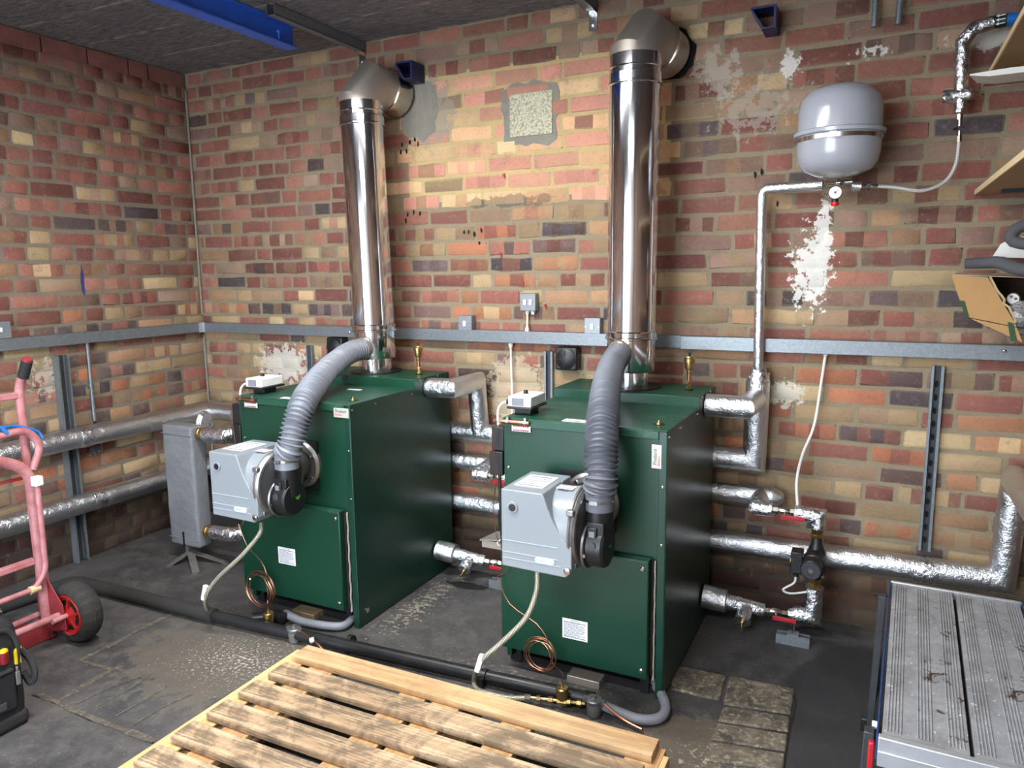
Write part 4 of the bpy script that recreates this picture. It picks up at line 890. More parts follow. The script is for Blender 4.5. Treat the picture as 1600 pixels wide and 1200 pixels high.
# black floor pipe ---------------------------------------------------------------------
z = .034; k0 = Z(118, 908, z); k1 = Z(345, 950, z); k2 = Z(560, 1008, z); k3 = Z(928, 1094, z)
T = thing('floor_pipe', 'long black waste pipe lying on the floor in front of both boilers', 'pipe', (k2.x, k2.y, 0))
kk = Z(335, 962, z)
MB().tube(fillet([Z(-60, 968, z), k0, kk], .06, 6), .0285, 20).build('lagged_section', 'lagging', T)
MB().tube([kk.lerp(k3, -.0), k3], .0225, 24).build('plain_section', 'blackpipe', T)
MB().tube([k3-(k3-kk).normalized()*.03, k3+(k3-kk).normalized()*.002], .0255, 24).build('end_socket', 'black', T)
for px, py in ((548, 1003), (757, 1057)):
    p = Z(px, py, z); d = (k3-kk).normalized(); MB().tube([p-d*.009, p+d*.009], .027, 20).box((p.x-.008, p.y-.032, 0), (p.x+.008, p.y-.022, .04)).build('pipe_clip', 'black', T)
b = Z(400, 974, z); g0 = Z(432, 962, z)
MB().tube([g0+V(-.07, -.06, .0), g0+V(.0, .0, .0), g0+V(.04, -.003, 0)], .024, 16).build('branch', 'blackpipe', T)
one('flexible_conduit', MB().tube(even(spline([Z(446, 958, .03), Z(470, 970, .024), Z(505, 977, .022), Z(535, 978, .02), Z(552, 966, .02)], 8), .01), .0165, 16), 'conduithose', 'pale grey flexible hose on the floor under the left boiler front', 'hose')
one('flexible_conduit', MB().tube(even(spline([Z(938, 1100, .03), Z(965, 1112, .022), Z(1000, 1124, .02), Z(1030, 1122, .02), Z(1040, 1105, .02), Z(1030, 1078, .022), Z(1012, 1060, .025)], 8), .01), .0165, 16), 'conduithose', 'grey flexible hose curling round the right boiler front corner', 'hose')

# ================================================================== FOIL-WRAPPED PIPEWORK
def fp(name, pts, r, label, cat='pipe', mat='foil', fil=.0, n=24, seams=()):
    P = fillet(pts, fil, 5) if fil else [Vector(p) for p in pts]
    L = []
    for i in range(len(P)-1):
        m_ = max(1, int((P[i+1]-P[i]).length/.05)) if fil == 0 else 1
        for k in range(m_): L.append(P[i].lerp(P[i+1], k/m_))
    L.append(P[-1]); rs = [r*random.uniform(.985, 1.02) for _ in L]
    T = thing(name, label, cat, P[0]); MB().tube(L, lambda i: rs[i], n).build('foil_jacket', mat, T)
    for (f, w_) in seams:
        a = P[0].lerp(P[-1], f) if len(P) == 2 else P[1]; d = (P[1]-P[0]).normalized() if len(P) == 2 else (P[1]-P[0]).normalized()
        MB().tube([a-d*w_, a-d*w_*.3, a+d*w_*.4, a+d*w_], lambda i: r*(1.01, 1.05, 1.045, 1.01)[i], n).build('tape_joint', 'foil2', T)
    return T
xw = .085
pa = X(95, 693, xw); zu = .645; zl = .315
ya, yb_ = X(130, 685, xw).y, X(150, 785, xw).y
fp('insulated_pipe', [(xw, -2.3, zu), (xw, -.085, zu), (B1[0]-.01, -.085, .655)], .05, 'upper foil-wrapped pipe along the left wall turning the corner', seams=())
T = bpy.data.objects[-1] if False else None
fp('insulated_pipe', [(xw, -2.3, zl), (xw, -.085, zl), (B1[0]-.01, -.085, .315)], .05, 'lower foil-wrapped pipe along the left wall near the floor')
one('foil_tape_joint', MB().tube([(xw, ya-.03, zu), (xw, ya-.01, zu), (xw, ya+.015, zu), (xw, ya+.03, zu)], lambda i: (.051, .054, .053, .051)[i], 24), 'foil2', 'crumpled foil tape band round the upper left wall pipe', 'tape band')
one('foil_tape_joint', MB().tube([(xw, yb_-.03, zl), (xw, yb_-.01, zl), (xw, yb_+.015, zl), (xw, yb_+.03, zl)], lambda i: (.051, .054, .053, .051)[i], 24), 'foil2', 'crumpled foil tape band round the lower left wall pipe', 'tape band')
# heat exchanger in a grey jacket
hx0, hx1, hy0, hy1 = .415, .618, -.665, -.575
T = thing('heat_exchanger', 'plate heat exchanger in a grey insulating jacket on a splayed metal foot', 'heat exchanger', ((hx0+hx1)/2, (hy0+hy1)/2, 0))
m = MB(); nx, nz = 4, 9; pr = []
for k in range(nz+1):
    z_ = .085+.615*k/nz; e = .004*math.sin(k*1.7); pr.append([V(hx0-e, hy0+e, z_), V((hx0+hx1)/2, hy0-.004+e, z_), V(hx1+e*.5, hy0, z_), V(hx1+.004, (hy0+hy1)/2, z_+.0), V(hx1, hy1, z_), V((hx0+hx1)/2, hy1, z_), V(hx0, hy1, z_), V(hx0-.004, (hy0+hy1)/2, z_)])
vs = [p for r_ in pr for p in r_]; fs = [(k*8+j, k*8+(j+1) % 8, (k+1)*8+(j+1) % 8, (k+1)*8+j) for k in range(nz) for j in range(8)]+[tuple(range(8))[::-1], tuple(range(nz*8, nz*8+8))]
m.add(vs, fs); m.build('jacket', 'jacket', T, .012, 3, sub=0)
MB().box(((hx0+hx1)/2-.004, hy0-.0075, .085), ((hx0+hx1)/2+.004, hy0-.003, .16)).build('jacket_slit', 'dark', T)
for z_ in (.655, .10+.02): MB().tube([(hx1-.0, hy0-.001, z_-.0), (hx0, hy0-.003, z_+.004)], .0022, 6).build('stitched_seam', 'jacket', T)
fm = MB(); fc = V((hx0+hx1)/2, hy0+.02, .085)
for (fx, fy) in ((266, 883), (306, 895), (352, 879)):
    q = Z(fx, fy, .003); d = (q-fc).normalized(); s_ = V(-d.y, d.x, 0).normalized()*.017
    st_ = V(fc.x+.01, fc.y, .05); fm.prism([st_-s_, st_+s_, q+s_, q-s_], V(0, 0, .004)); fm.lathe([(.016, -.003), (.016, .002)], q, (0, 0, 1), 12)
fm.box((fc.x-.012, fc.y-.01, .04), (fc.x+.012, fc.y+.01, .13)); fm.build('foot', 'aluwash', T)
for z_, nm in ((.665, 'top'), (.165, 'bottom')):
    cy = (hy0+hy1)/2-.0; a = V(hx1+.004, cy, z_)
    MB().lathe([(.024, 0), (.03, .006), (.03, .02), (.026, .024), (.034, .03), (.034, .05), (.026, .056)], a, (1, 0, 0), 20).build('union', 'brass', T)
# pipes from the exchanger towards the back of the left boiler
fp('insulated_pipe', [(hx1+.06, -.62, .665), (.80, -.62, .668), (.95, -.35, .668), (B1[0]-.01, -.32, .668)], .042, 'short foil-wrapped pipe from the top union of the heat exchanger', mat='foil2')
fp('insulated_pipe', [(hx1+.06, -.62, .165), (.80, -.62, .17), (.95, -.42, .17), (B1[0]-.01, -.40, .17)], .036, 'short foil-wrapped pipe from the bottom union of the heat exchanger', mat='foil2')
one('insulation_collar', MB().lathe([(.05, 0), (.058, .012), (.046, .03)], (hx1-.055, (hy0+hy1)/2-.0+.075, .70), (1, .2, 0), 16), 'foil2', 'torn foil insulation end behind the top of the grey jacket', 'foil end')
# back wall headers, running behind the boilers
XB1 = B1[0]+W; XB2 = B2[0]+W
fp('insulated_pipe', [(XB1-.5, -.065, .665), (B2[0]+.01, -.065, .665)], .043, 'upper foil-wrapped header between the boilers along the back wall', mat='foil')
fp('insulated_pipe', [(XB1-.5, -.065, .31), (2.05, -.065, .305)], .043, 'foil-wrapped header between the boilers with a brass end fitting')
one('end_fitting', MB().lathe([(.036, 0), (.038, .012), (.03, .014), (.036, .02), (.036, .045), (.028, .05), (.028, .075)], (2.045, -.065, .305), (1, 0, 0), 14), 'brass', 'brass end fitting on the lower header between the boilers', 'fitting')
fp('insulated_pipe', [(XB2-.5, -.065, .665), (3.155, -.065, .66), (3.158, -.062, .985)], .047, 'foil-wrapped pipe with a square corner right of the right boiler')
fp('insulated_pipe', [(XB2-.1, -.06, .295), (4.03, -.06, .305), (4.045, -.06, .68), (4.06, -2.2, .69)], .046, 'long low foil-wrapped pipe right of the boilers turning up and towards the viewer', seams=())
q = Y(1447, 885, -.06); one('foil_tape_joint', MB().tube([(q.x-.04, -.06, .300), (q.x-.01, -.06, .300), (q.x+.015, -.06, .300), (q.x+.04, -.06, .301)], lambda i: (.047, .05, .049, .047)[i], 24), 'foil2', 'crumpled tape band on the long low pipe', 'tape band')
# flows: out of the side, back to the wall, down into the header
for (bx, by), wh in ((B1, 'left'), (B2, 'right')):
    xs = bx+W; fy = by+.56
    if wh == 'left': fp('flow_pipe', [(xs+.001, fy, .912), (xs+.125, fy, .915), (xs+.135, -.10, .915), (xs+.135, -.07, .665)], .044, 'foil-wrapped flow pipe leaving the upper side of the left boiler', 'pipe')
    else: fp('flow_pipe', [(xs+.001, fy, .915), (xs+.145, fy, .915), (xs+.155, -.11, .915)], .044, 'foil-wrapped flow pipe leaving the upper side of the right boiler', 'pipe')
    one('pipe_grommet', MB().lathe([(.048, 0), (.048, .003)], (xs+.0002, fy, .913), (1, 0, 0), 24), 'black', 'black ring where the flow pipe meets the %s boiler side' % wh, 'ring')
# riser up to the vessel
ry = -.05; r0p = Y(1184, 572, ry); r1p = Y(1192, 296, ry); r2p = Y(1287, 291, ry)
fp('riser_pipe', [(3.158, -.062, .98), (3.158, -.058, 1.02)], .045, 'stubby foil cap at the foot of the thin riser', mat='foil2')
T = thing('riser_pipe', 'thin foil-wrapped riser pipe up the wall to the expansion vessel', 'pipe', (r0p.x, ry, r0p.z))
MB().tube(fillet([(3.158, -.060, 1.01), (3.158, -.076, 1.06), (r1p.x+.0, -.076, r1p.z), (r2p.x, -.056-.04, r2p.z)], .035, 5), .0195, 20).build('foil_jacket', 'foil', T)
MB().tube([(3.158, -.056, 1.0), (3.158, -.056, 1.03), (3.158, -.056, 1.06)], lambda i: (.036, .03, .02)[i], 20).build('tapered_end', 'foil2', T)
# expansion vessel -----------------------------------------------------------------------
vc = Y(1311, 208, -.19); Rv = .139; vb = Y(1311, 278, -.19).z; vt = Y(1311, 132, -.19).z; hh = vt-vb
T = thing('expansion_vessel', 'round grey expansion vessel strapped high on the right part of the wall', 'expansion vessel', (vc.x, -.19, vb))
def vp(f0, f1):
    return None
zb = hh*.455
MB().lathe([(.012, 0), (Rv*.5, .008), (Rv*.78, .024), (Rv*.93, .048), (Rv*.985, .08), (Rv, zb)], (vc.x, -.19, vb), (0, 0, 1), 48).build('lower_shell', 'vessel', T)
MB().lathe([(Rv, zb), (Rv*.985, hh-.095), (Rv*.94, hh-.055), (Rv*.8, hh-.028), (Rv*.55, hh-.01), (.01, hh)], (vc.x, -.19, vb), (0, 0, 1), 48).build('upper_shell', 'vessel', T)
MB().lathe([(Rv-.002, zb-.004), (Rv+.011, zb-.002), (Rv+.012, zb+.010), (Rv+.002, zb+.014)], (vc.x, -.19, vb), (0, 0, 1), 48).build('clamp_rim', 'vessel', T)
st = T; MB().lathe([(Rv+.001, zb-.022), (Rv+.004, zb-.022), (Rv+.004, zb-.008), (Rv+.001, zb-.008)], (vc.x, -.19, vb), (0, 0, 1), 48).box((vc.x-.02, -.19-Rv-.014, vb+zb-.024), (vc.x+.0, -.19-Rv-.002, vb+zb-.006)).build('strap', 'chrome', T)
MB().cyl((vc.x, -.19, vb+hh-.002), (vc.x, -.19, vb+hh+.008), .005, 8).build('valve_cap', 'black', T)
MB().box((vc.x-.02, -.055, vb+zb-.03), (vc.x+.02, -.003, vb+zb)).build('wall_bracket', 'galv', T)
zp = r2p.z-.0; nk = V(vc.x-.0, -.10, zp)
one('vessel_tee', MB().hexn((vc.x, -.15, zp+.0), (vc.x, -.15, vb+.006), .011).tube([(r2p.x-.0, -.10, zp), (vc.x, -.15, zp-.0), (vc.x+.05, -.15, zp)], .008, 12).tube([(vc.x+.01, -.15, zp), (vc.x+.025, -.15, zp)], .011, 6), 'nickel', 'nickel plated tee joining the pipe under the expansion vessel', 'fitting')
g = V(vc.x-.003, -.172, zp-.036)
T = thing('pressure_gauge', 'small round white pressure gauge with a red cap under the expansion vessel', 'gauge', g-V(0, 0, .04))
MB().lathe([(.022, -.012), (.023, .0), (.0215, .003)], g, (0, -1, 0), 28).build('case', 'black', T); MB().lathe([(.0212, .0), (.0212, .0035)], g, (0, -1, 0), 28).build('dial', 'paper', T); MB().lathe([(.004, .0), (.004, .006)], g, (0, -1, 0), 12).prism([g+V(0, -.0055, .001), g+V(.001, -.0055, 0), g+V(.012, -.0055, .010)], V(0, .0005, 0)).build('needle', 'red', T)
MB().lathe([(.012, 0), (.012, .012)], g+V(0, .006, -.022), (0, 0, -1), 14).build('neck', 'black', T); MB().lathe([(.014, 0), (.014, .010), (.012, .013)], g+V(0, .006, -.033), (0, 0, -1), 14).build('red_cap', 'redcap', T)
e = Y(1341, 291, -.15); f0 = Y(1331, 291, -.15); f1 = Y(1346, 291, -.15)
one('foil_coupling', MB().tube([f0, f1], .0165, 16), 'foil2', 'little foil-wrapped coupling right of the pressure gauge', 'coupling')
vv0 = Y(1347, 291, -.15); vv1 = Y(1372, 291, -.15)
T = thing('isolating_valve', 'small nickel isolating valve with a black lever right of the gauge', 'valve', vv0); MB().hexn(vv0, vv0.lerp(vv1, .3), .009).tube([vv0.lerp(vv1, .3), vv0.lerp(vv1, .65)], .007, 12).hexn(vv0.lerp(vv1, .65), vv1, .009).build('body', 'nickel', T); MB().cyl(vv0.lerp(vv1, .42)+V(0, -.008, -.014), vv0.lerp(vv1, .42)+V(0, -.008, .014), .004, 8).lathe([(.008, 0), (.008, .006)], vv0.lerp(vv1, .42)+V(0, -.006, 0), (0, -1, 0), 12).build('lever', 'black', T)
fb = Y(1499, 222, -.10); hose([vv1, Y(1400, 293, -.15), Y(1440, 298, -.14), Y(1475, 285, -.12), Y(1493, 258, -.11), fb], .0065, 'braidsteel', 'thin braided steel hose curving up from the vessel to the foil pipe', 'filling_hose')
T = thing('isolating_valve', 'small upright valve with a black lever under the foil pipe at upper right', 'valve', fb)
t1 = Y(1500, 178, -.10); MB().hexn(fb, fb.lerp(t1, .22), .0085).tube([fb.lerp(t1, .22), fb.lerp(t1, .8)], .0075, 12).hexn(fb.lerp(t1, .8), t1, .0095).build('body', 'nickel', T); lv = fb.lerp(t1, .48)+V(0, -.010, 0); MB().cyl(lv+V(-.02, -.004, -.003), lv+V(.012, 0, .003), .004, 8).lathe([(.007, 0), (.007, .006)], lv, (0, -1, 0), 12).build('lever', 'black', T)
# mains pipe upper right
m0 = Y(1500, 176, -.10); m1 = Y(1501, 150, -.10); m2 = Y(1504, 66, -.10); m3 = Y(1552, 35, -.10)
T = thing('mains_pipe', 'foil-wrapped cold pipe bending right at the upper right of the wall', 'pipe', m0)
MB().tube([m0, m0.lerp(m1, .5), m1, m2, m2.lerp(m3, .5)+V(-.012, 0, .014), m3], lambda i: (.017, .020, .0215, .0225, .0225, .0225)[i], 20).build('foil_jacket', 'foil2', T)
MB().tube([m1+V(-.05, .012, 0), m1+V(-.02, .0, .0), m1+V(.02, .0, .006), m1+V(.035, .01, .006)], lambda i: (.012, .024, .024, .01)[i], 14).build('crumpled_joint', 'foil2', T)
m4 = Y(1572, 31, -.10); m5 = Y(1660, 22, -.10)
d_ = (m4-m3).normalized(); MB().tube([m3, m4], .0205, 20).build('flow_band', 'bandgreen', T)
for k in (-1, 0, 1):
    a = m3.lerp(m4, .12)+V(0, -.0215, k*.0125); b_ = m3.lerp(m4, .88)+V(0, -.0215, k*.0125); MB().prism([a, a+V(.009, 0, -.005), a+V(.009, 0, .005)], V(0, .0006, 0)).prism([a+V(.008, 0, -.0015), b_+V(0, 0, -.0015), b_+V(0, 0, .0015), a+V(.008, 0, .0015)], V(0, .0006, 0)).build('flow_arrow', 'paper', T)
MB().tube([m4, m5], .0195, 20).build('blue_pipe', 'bluepipe', T)
s0 = Y(1474, 147, -.05); one('strut_offcut', MB().box((s0.x, -.055, s0.z-.020), (s0.x+.075, -.004, s0.z-.016)).box((s0.x, -.055, s0.z+.012), (s0.x+.075, -.004, s0.z+.016)).box((s0.x, -.010, s0.z-.016), (s0.x+.075, -.004, s0.z+.012)).box((s0.x, -.055, s0.z-.016), (s0.x+.075, -.052, s0.z-.006)), 'galv', 'short strut offcut holding the foil pipe at the upper right', 'bracket')

# return loop with valves and pump (built once, copied for the left boiler) --------------------------
def local(px, py, y): return Y(px, py, y)
YP = -.17
def loop(dx, dy, wh):
    D_ = V(dx, dy, 0); G = lambda px, py, y=YP: Y(px, py, y)+D_
    ret = V(XB2, B2[1]+.60, .125)+D_
    # big foil socket at the boiler
    T = thing('return_pipe', 'foil-wrapped return pipe leaving the lower side of the %s boiler' % wh, 'pipe', ret)
    a = V(ret.x+.001, ret.y, .125); b = V(ret.x+.092, ret.y+.01, .115); c = V(ret.x+.235, ret.y+.035, .095)
    MB().tube([a, a.lerp(b, .5), b, b+V(.006, 0, 0)], lambda i: (.046, .047, .046, .032)[i], 22).build('socket', 'foil', T)
    MB().tube([b, b.lerp(c, .5), c], lambda i: (.031, .029, .026)[i], 18).build('reducer', 'foil2', T)
    m_ = b.lerp(c, .55)
    MB().tube([m_, m_+V(-.004, -.035, -.022), m_+V(-.006, -.062, -.04)], lambda i: (.028, .030, .032)[i], 16).build('drain_tee', 'foil2', T)
    MB().lathe([(.008, 0), (.008, .012), (.004, .013), (.004, .028), (.007, .028), (.007, .034)], m_+V(-.006, -.062, -.04), (0, -.85, -.5), 12).cyl(m_+V(-.006, -.075, -.048), m_+V(-.006, -.078, -.072), .0045, 8).build('drain_cock', 'brass', T)
    def valve(p, q, hang, lab2):
        V_ = thing('ball_valve', lab2, 'valve', p); d = (q-p).normalized(); L = (q-p).length
        MB().hexn(p, p+d*L*.25, .015).tube([p+d*L*.25, p+d*L*.4, p+d*L*.6, p+d*L*.75], lambda i: (.011, .015, .015, .011)[i], 16).hexn(p+d*L*.75, q, .015).build('body', 'nickel', V_)
        h0 = p+d*L*.55+V(0, -.03, -.012+hang); MB().cyl(p+d*L*.55, h0, .005, 8).build('stem', 'nickel', V_)
        MB().box(tuple(h0+V(-.012, -.004, -.008)), tuple(h0+V(.075, .002, .008))).box(tuple(h0+V(.01, -.006, -.0035)), tuple(h0+V(.07, -.004, .0035))).build('lever', 'red', V_, .003)
    v0 = c; v1 = c+V(.085, .02, -.006)
    valve(v0, v1, 0, 'lower nickel ball valve with a red lever beside the %s boiler return' % wh)
    # elbow rising to the pump
    ex = v1+V(.092, .022, -.004); top = V(ex.x, ex.y, .205)
    T = thing('loop_pipe', 'foil-wrapped elbow rising to the pump beside the %s boiler' % wh, 'pipe', v1)
    MB().tube([v1, v1+V(.03, .01, 0), ex, top], lambda i: (.017, .032, .032, .032)[i], 20).tube([top-V(0, 0, .004), top+V(0, 0, .003)], .034, 20).build('foil_jacket', 'foil2', T)
    # pump
    pz = .325; P_ = thing('circulation_pump', 'black circulation pump with a round face in the pipe loop of the %s boiler' % wh, 'pump', V(ex.x, ex.y, top.z))
    MB().lathe([(.022, 0), (.024, .006), (.024, .020), (.019, .022), (.026, .026), (.026, .036)], top+V(0, 0, .003), (0, 0, 1), 6).build('lower_union', 'brass', P_)
    MB().lathe([(.019, .236-.205+.0), (.028, .265-.205), (.034, .30-.205), (.034, .35-.205), (.02, .385-.205), (.02, .415-.205)], top, (0, 0, 1), 20).build('volute', 'black', P_)
    MB().lathe([(.026, .41-.205), (.026, .42-.205), (.022, .422-.205), (.024, .44-.205)], top, (0, 0, 1), 6).build('upper_union', 'brass', P_)
    f = V(ex.x, ex.y-.02, pz); fd = V(-.1, -1, -.12).normalized()
    MB().lathe([(.040, 0), (.044, .01), (.044, .05), (.040, .054), (.038, .09), (.035, .093)], f, fd, 32).build('motor', 'black', P_)
    MB().lathe([(.034, 0), (.034, .001), (.02, .0012), (.02, .0008)], f+fd*.093, fd, 28).build('face_label', 'ink2', P_); MB().lathe([(.009, 0), (.008, .004)], f+fd*.094, fd, 14).build('vent_screw', 'alloy', P_)
    for sx_ in (-.036, .036):
        for sz in (-.036, .036): MB().lathe([(.005, 0), (.005, .006)], f+fd*.052+V(sx_, 0, sz), fd, 8).build('bolt', 'chrome', P_)
    MB().box(tuple(f+V(-.085, -.06, -.045)), tuple(f+V(-.042, .0, .040))).build('terminal_box', 'black', P_, .004); MB().cyl(f+V(-.065, -.03, -.045), f+V(-.065, -.03, -.065), .010, 12).build('cable_gland', 'black', P_)
    MB().box(tuple(f+V(-.086, -.061, .0)), tuple(f+V(-.083, -.045, .014))).build('indicator', 'yellow' if wh == 'right' else 'black', P_)
    g0 = f+V(-.065, -.03, -.065)
    one('pump_cable', MB().tube(spline([g0, g0+V(-.006, .0, -.03), g0+V(-.045, .01, -.068), g0+V(-.02, .02, -.083), g0+V(.03, .035, -.075), g0+V(.058, .05, -.07)], 8), .004, 8), 'white', 'white cable looping from the pump terminal box beside the %s boiler' % wh, 'cable')
    # upper foil elbow, valve, tee and header stub
    u0_ = V(ex.x, ex.y, .445); u1_ = V(ex.x, ex.y, .492); u2_ = V(ex.x-.085, ex.y, .497)
    T = thing('loop_pipe', 'foil-wrapped elbow above the pump beside the %s boiler' % wh, 'pipe', u0_)
    MB().tube([u0_, u1_, u2_], lambda i: (.029, .031, .029)[i], 20).build('foil_jacket', 'foil2', T)
    w0 = V(ex.x-.165, ex.y-.004, .497); valve(w0, u2_+V(.006, 0, 0), -.004, 'upper nickel ball valve with a red lever beside the %s boiler' % wh)
    hz = .513; T = thing('header_branch', 'foil-wrapped header branch with a tee pointing forward beside the %s boiler' % wh, 'pipe', w0)
    e_ = V(w0.x-.045, -.065, hz)
    MB().tube([V(ret.x-.3, -.065, hz), e_+V(.02, 0, 0)], .038, 22).build('header', 'foil', T)
    MB().tube([e_+V(-.01, 0, 0), V(e_.x-.02, ex.y+.02, .50), V(e_.x-.015, ex.y-.002, .497)], lambda i: (.038, .034, .032)[i], 18).tube([V(e_.x-.03, ex.y-.003, .497), w0], lambda i: (.031, .029)[i], 18).build('tee', 'foil2', T)
    MB().lathe([(.039, 0), (.04, .03), (.03, .06), (.015, .075)], e_+V(0, 0, 0), (1, 0, 0), 20).build('rounded_end', 'foil', T)
    # support stand on the floor
    sx_ = v1.x+.03; sy = v0.y-.045; T = thing('pipe_stand', 'short strut stand carrying the lower valve of the %s boiler' % wh, 'stand', (sx_, sy, 0))
    m_ = MB(); m_.box((sx_-.06, sy-.02, 0), (sx_+.06, sy-.0175, .038)).box((sx_-.06, sy+.0175, 0), (sx_+.06, sy+.02, .038)).box((sx_-.06, sy-.0175, 0), (sx_+.06, sy+.0175, .003)).box((sx_-.06, sy-.0175, .035), (sx_+.06, sy-.009, .038)).box((sx_-.06, sy+.009, .035), (sx_+.06, sy+.0175, .038)).box((sx_-.06, sy-.0225, .015), (sx_+.06, sy-.02, .02)); m_.build('channel', 'galv', T)
    MB().box((sx_-.02, sy-.018, .038), (sx_+.02, sy+.018, .045)).build('plate', 'galv', T); MB().cyl((sx_, sy, .04), (sx_, sy+.045, .085), .004, 8).build('threaded_rod', 'chrome', T)
    return ex, u1_
ex, u1_ = loop(0, 0, 'right')
loop(B1[0]-B2[0], B1[1]-B2[1], 'left')
# white cable down to the pump loop
cg = Y(1290, 553, -.03)
one('white_cable', MB().tube(even(spline([cg, Y(1283, 600, -.03), Y(1272, 665, -.06), Y(1254, 710, -.10), Y(1245, 750, -.14), Y(1246, 790, -.16)], 8), .012), .0055, 10), 'white', 'white cable hanging from the trunking to the foil elbow above the right pump', 'cable')
one('cable_gland', MB().lathe([(.010, 0), (.010, .010), (.014, .012), (.014, .026), (.011, .03)], (cg.x, cg.y, cg.z-.006), (0, 0, 1), 14), 'white', 'white cable gland under the trunking at right', 'gland')
cg = Y(798, 540, -.03)
one('white_cable', MB().tube(spline([V(cg.x, cg.y, 1.098), Y(799, 580, -.03), Y(800, 612, -.04), Y(800, 660, -.05)], 6), .0045, 8), 'white', 'thin white cable dropping from the trunking behind the right thermostat', 'cable')
one('cable_gland', MB().lathe([(.009, 0), (.009, .010), (.011, .011), (.011, .02)], (cg.x, cg.y, 1.078), (0, 0, 1), 12), 'white', 'white cable gland under the trunking between the boilers', 'gland')
# dark tray piece behind the left pump
q = Y(770, 845, -.20)
one('metal_tray', MB().prism([q+V(-.07, 0, -.01), q+V(.09, 0, .012), q+V(.09, .08, .022), q+V(-.02, .08, .012)], V(0, 0, .006)).box(tuple(q+V(-.06, .004, -.04)), tuple(q+V(.08, .07, -.006))), 'steel_dull', 'dusty flat-topped metal box in the gap left of the right boiler', 'box')

# ================================================================== PALLET
z = .145; TA = math.atan2(Z(1032, 1157, z).y-Z(470, 1007, z).y, Z(1032, 1157, z).x-Z(470, 1007, z).x)
pl = Z(462, 1012, z); ux = V(math.cos(TA*.5), math.sin(TA*.5), 0); uy = V(-ux.y, ux.x, 0)
po = V(1.848, -1.268, 0); Lp = 1.255
T = thing('pallet', 'weathered wooden pallet lying on the floor in front of the boilers', 'pallet', po+V(.6, -.5, 0))
ang = math.atan2(ux.y, ux.x)
def pbox(x0, y0, z0, x1, y1, z1, name, mat, bev=.003, rot=0):
    m = MB(); vs = []
    a, b = po+ux*x0+uy*y0, po+ux*x1+uy*y0; P = [po+ux*x0+uy*y0, po+ux*x1+uy*y0, po+ux*x1+uy*y1, po+ux*x0+uy*y1]
    m.prism([p+V(0, 0, z0) for p in P], V(0, 0, z1-z0)); o = m.build(name, mat, T, min(bev, .0018)); return o
yy = 0; k = 0
for i in range(9):
    pbox(.0+(.006 if i == 1 else 0)+random.uniform(-.004, .004), -.1215*i-.082+random.uniform(-.002, .002), .122, Lp-.01*(i > 0)+random.uniform(-.006, .003), -.1215*i, .145, 'top_slat', 'clean_slat' if i == 0 else 'slat')
for x in (-.052, .075, .44, .56, .80, 1.175): 
    if x in (-.052,): pbox(x, -1.06, .093, x+.085, .0, .115, 'cross_board', 'runner')
    else: pbox(x, -1.055, .10, x+.095, -.004, .1215, 'cross_board', 'cleat')
pbox(-.045, -1.055, .115, .04, -.006, .1215, 'edge_board', 'runner', .001)
for x in (.04, .60, 1.185):
    for y in (-.10, -.56, -1.05): pbox(x, y, .018, x+.09, y+.10, .10, 'block', 'cleat')
pbox(1.19, -.16, .02, 1.285, -.03, .12, 'block', 'runner')
for x in (.0, .585, 1.17): pbox(x, -1.06, .0, x+.10, -.002, .018, 'bottom_board', 'slat')
one('white_offcut', MB().cyl(Z(292, 1172, .03)+V(-.03, -.02, 0), Z(292, 1172, .03)+V(.02, .01, 0), .02, 14), 'white', 'small white plastic piece glimpsed under the pallet slats', 'offcut')

# ================================================================== HOP-UP PLATFORM
a = Z(1393, 905, .5); b = Z(1592, 940, .5); c = Z(1370, 1150, .5); px0, px1 = a.x-.002, b.x+.006; py0, py1 = -1.585, -.735
T = thing('work_platform', 'paint-splashed aluminium folding work platform at the lower right', 'platform', (px0, py1, 0))
plat = T
xm = (px0+px1)/2; zt = .5
def ribbed(x0, x1, nm):
    m = MB(); m.box((x0, py0+.012, zt-.022), (x1, py1-.012, zt-.001)); wd = x1-x0
    for g in (.14, .5, .86):
        for k in range(5): xx = x0+wd*g+(k-2)*.0062; m.box((xx-.0012, py0+.03, zt-.001), (xx+.0012, py1-.03, zt+.0012))
    m.build(nm, 'deck', T, .0008)
ribbed(px0+.006, xm-.004, 'deck_board'); ribbed(xm+.004, px1-.006, 'deck_board')
MB().box((xm-.004, py0+.02, zt-.022), (xm+.004, py1-.02, zt-.018)).build('deck_gap', 'dark', T)
MB().box((px0, py0-.004, zt-.062), (px1, py0+.012, zt+.002)).box((px0, py0-.008, zt-.030), (px1, py0-.004, zt-.026)).build('end_rail', 'aluminium', T, .003); MB().box((px0, py1-.012, zt-.05), (px1, py1, zt+.002)).build('end_rail', 'aluminium', T, .002)
for x in (px0-.004, px1): MB().box((x, py0, zt-.05), (x+.004, py1, zt+.001)).build('side_rail', 'bluerail', T, .001)
for y0_, y1_, lean in ((py1-.05, py1-.05, -.035), (py0+.07, py0+.07, -.02)):
    for x in (px0-.018, px1+.018):
        m = MB(); s_ = -1 if x < xm else 1; m.prism([V(x-.010, y0_-.014, zt-.03), V(x+.010, y0_-.014, zt-.03), V(x+.010, y0_+.014, zt-.03), V(x-.010, y0_+.014, zt-.03)], V(s_*.012, lean*.0, -zt+.06)); m.build('leg', 'leggrey', T, .002)
        MB().box((x-.015+s_*.012, y0_-.02, 0), (x+.015+s_*.012, y0_+.02, .04)).build('rubber_foot', 'black', T, .003)
p0 = Z(1352, 1125, .03); p1 = Y(1397, 975, -.80)
m = MB(); m.prism([p1+V(-.006, -.012, 0), p1+V(.014, -.012, 0), p1+V(.014, .012, 0), p1+V(-.006, .012, 0)], p0-p1); m.build('folding_stay', 'leggrey', T, .002)
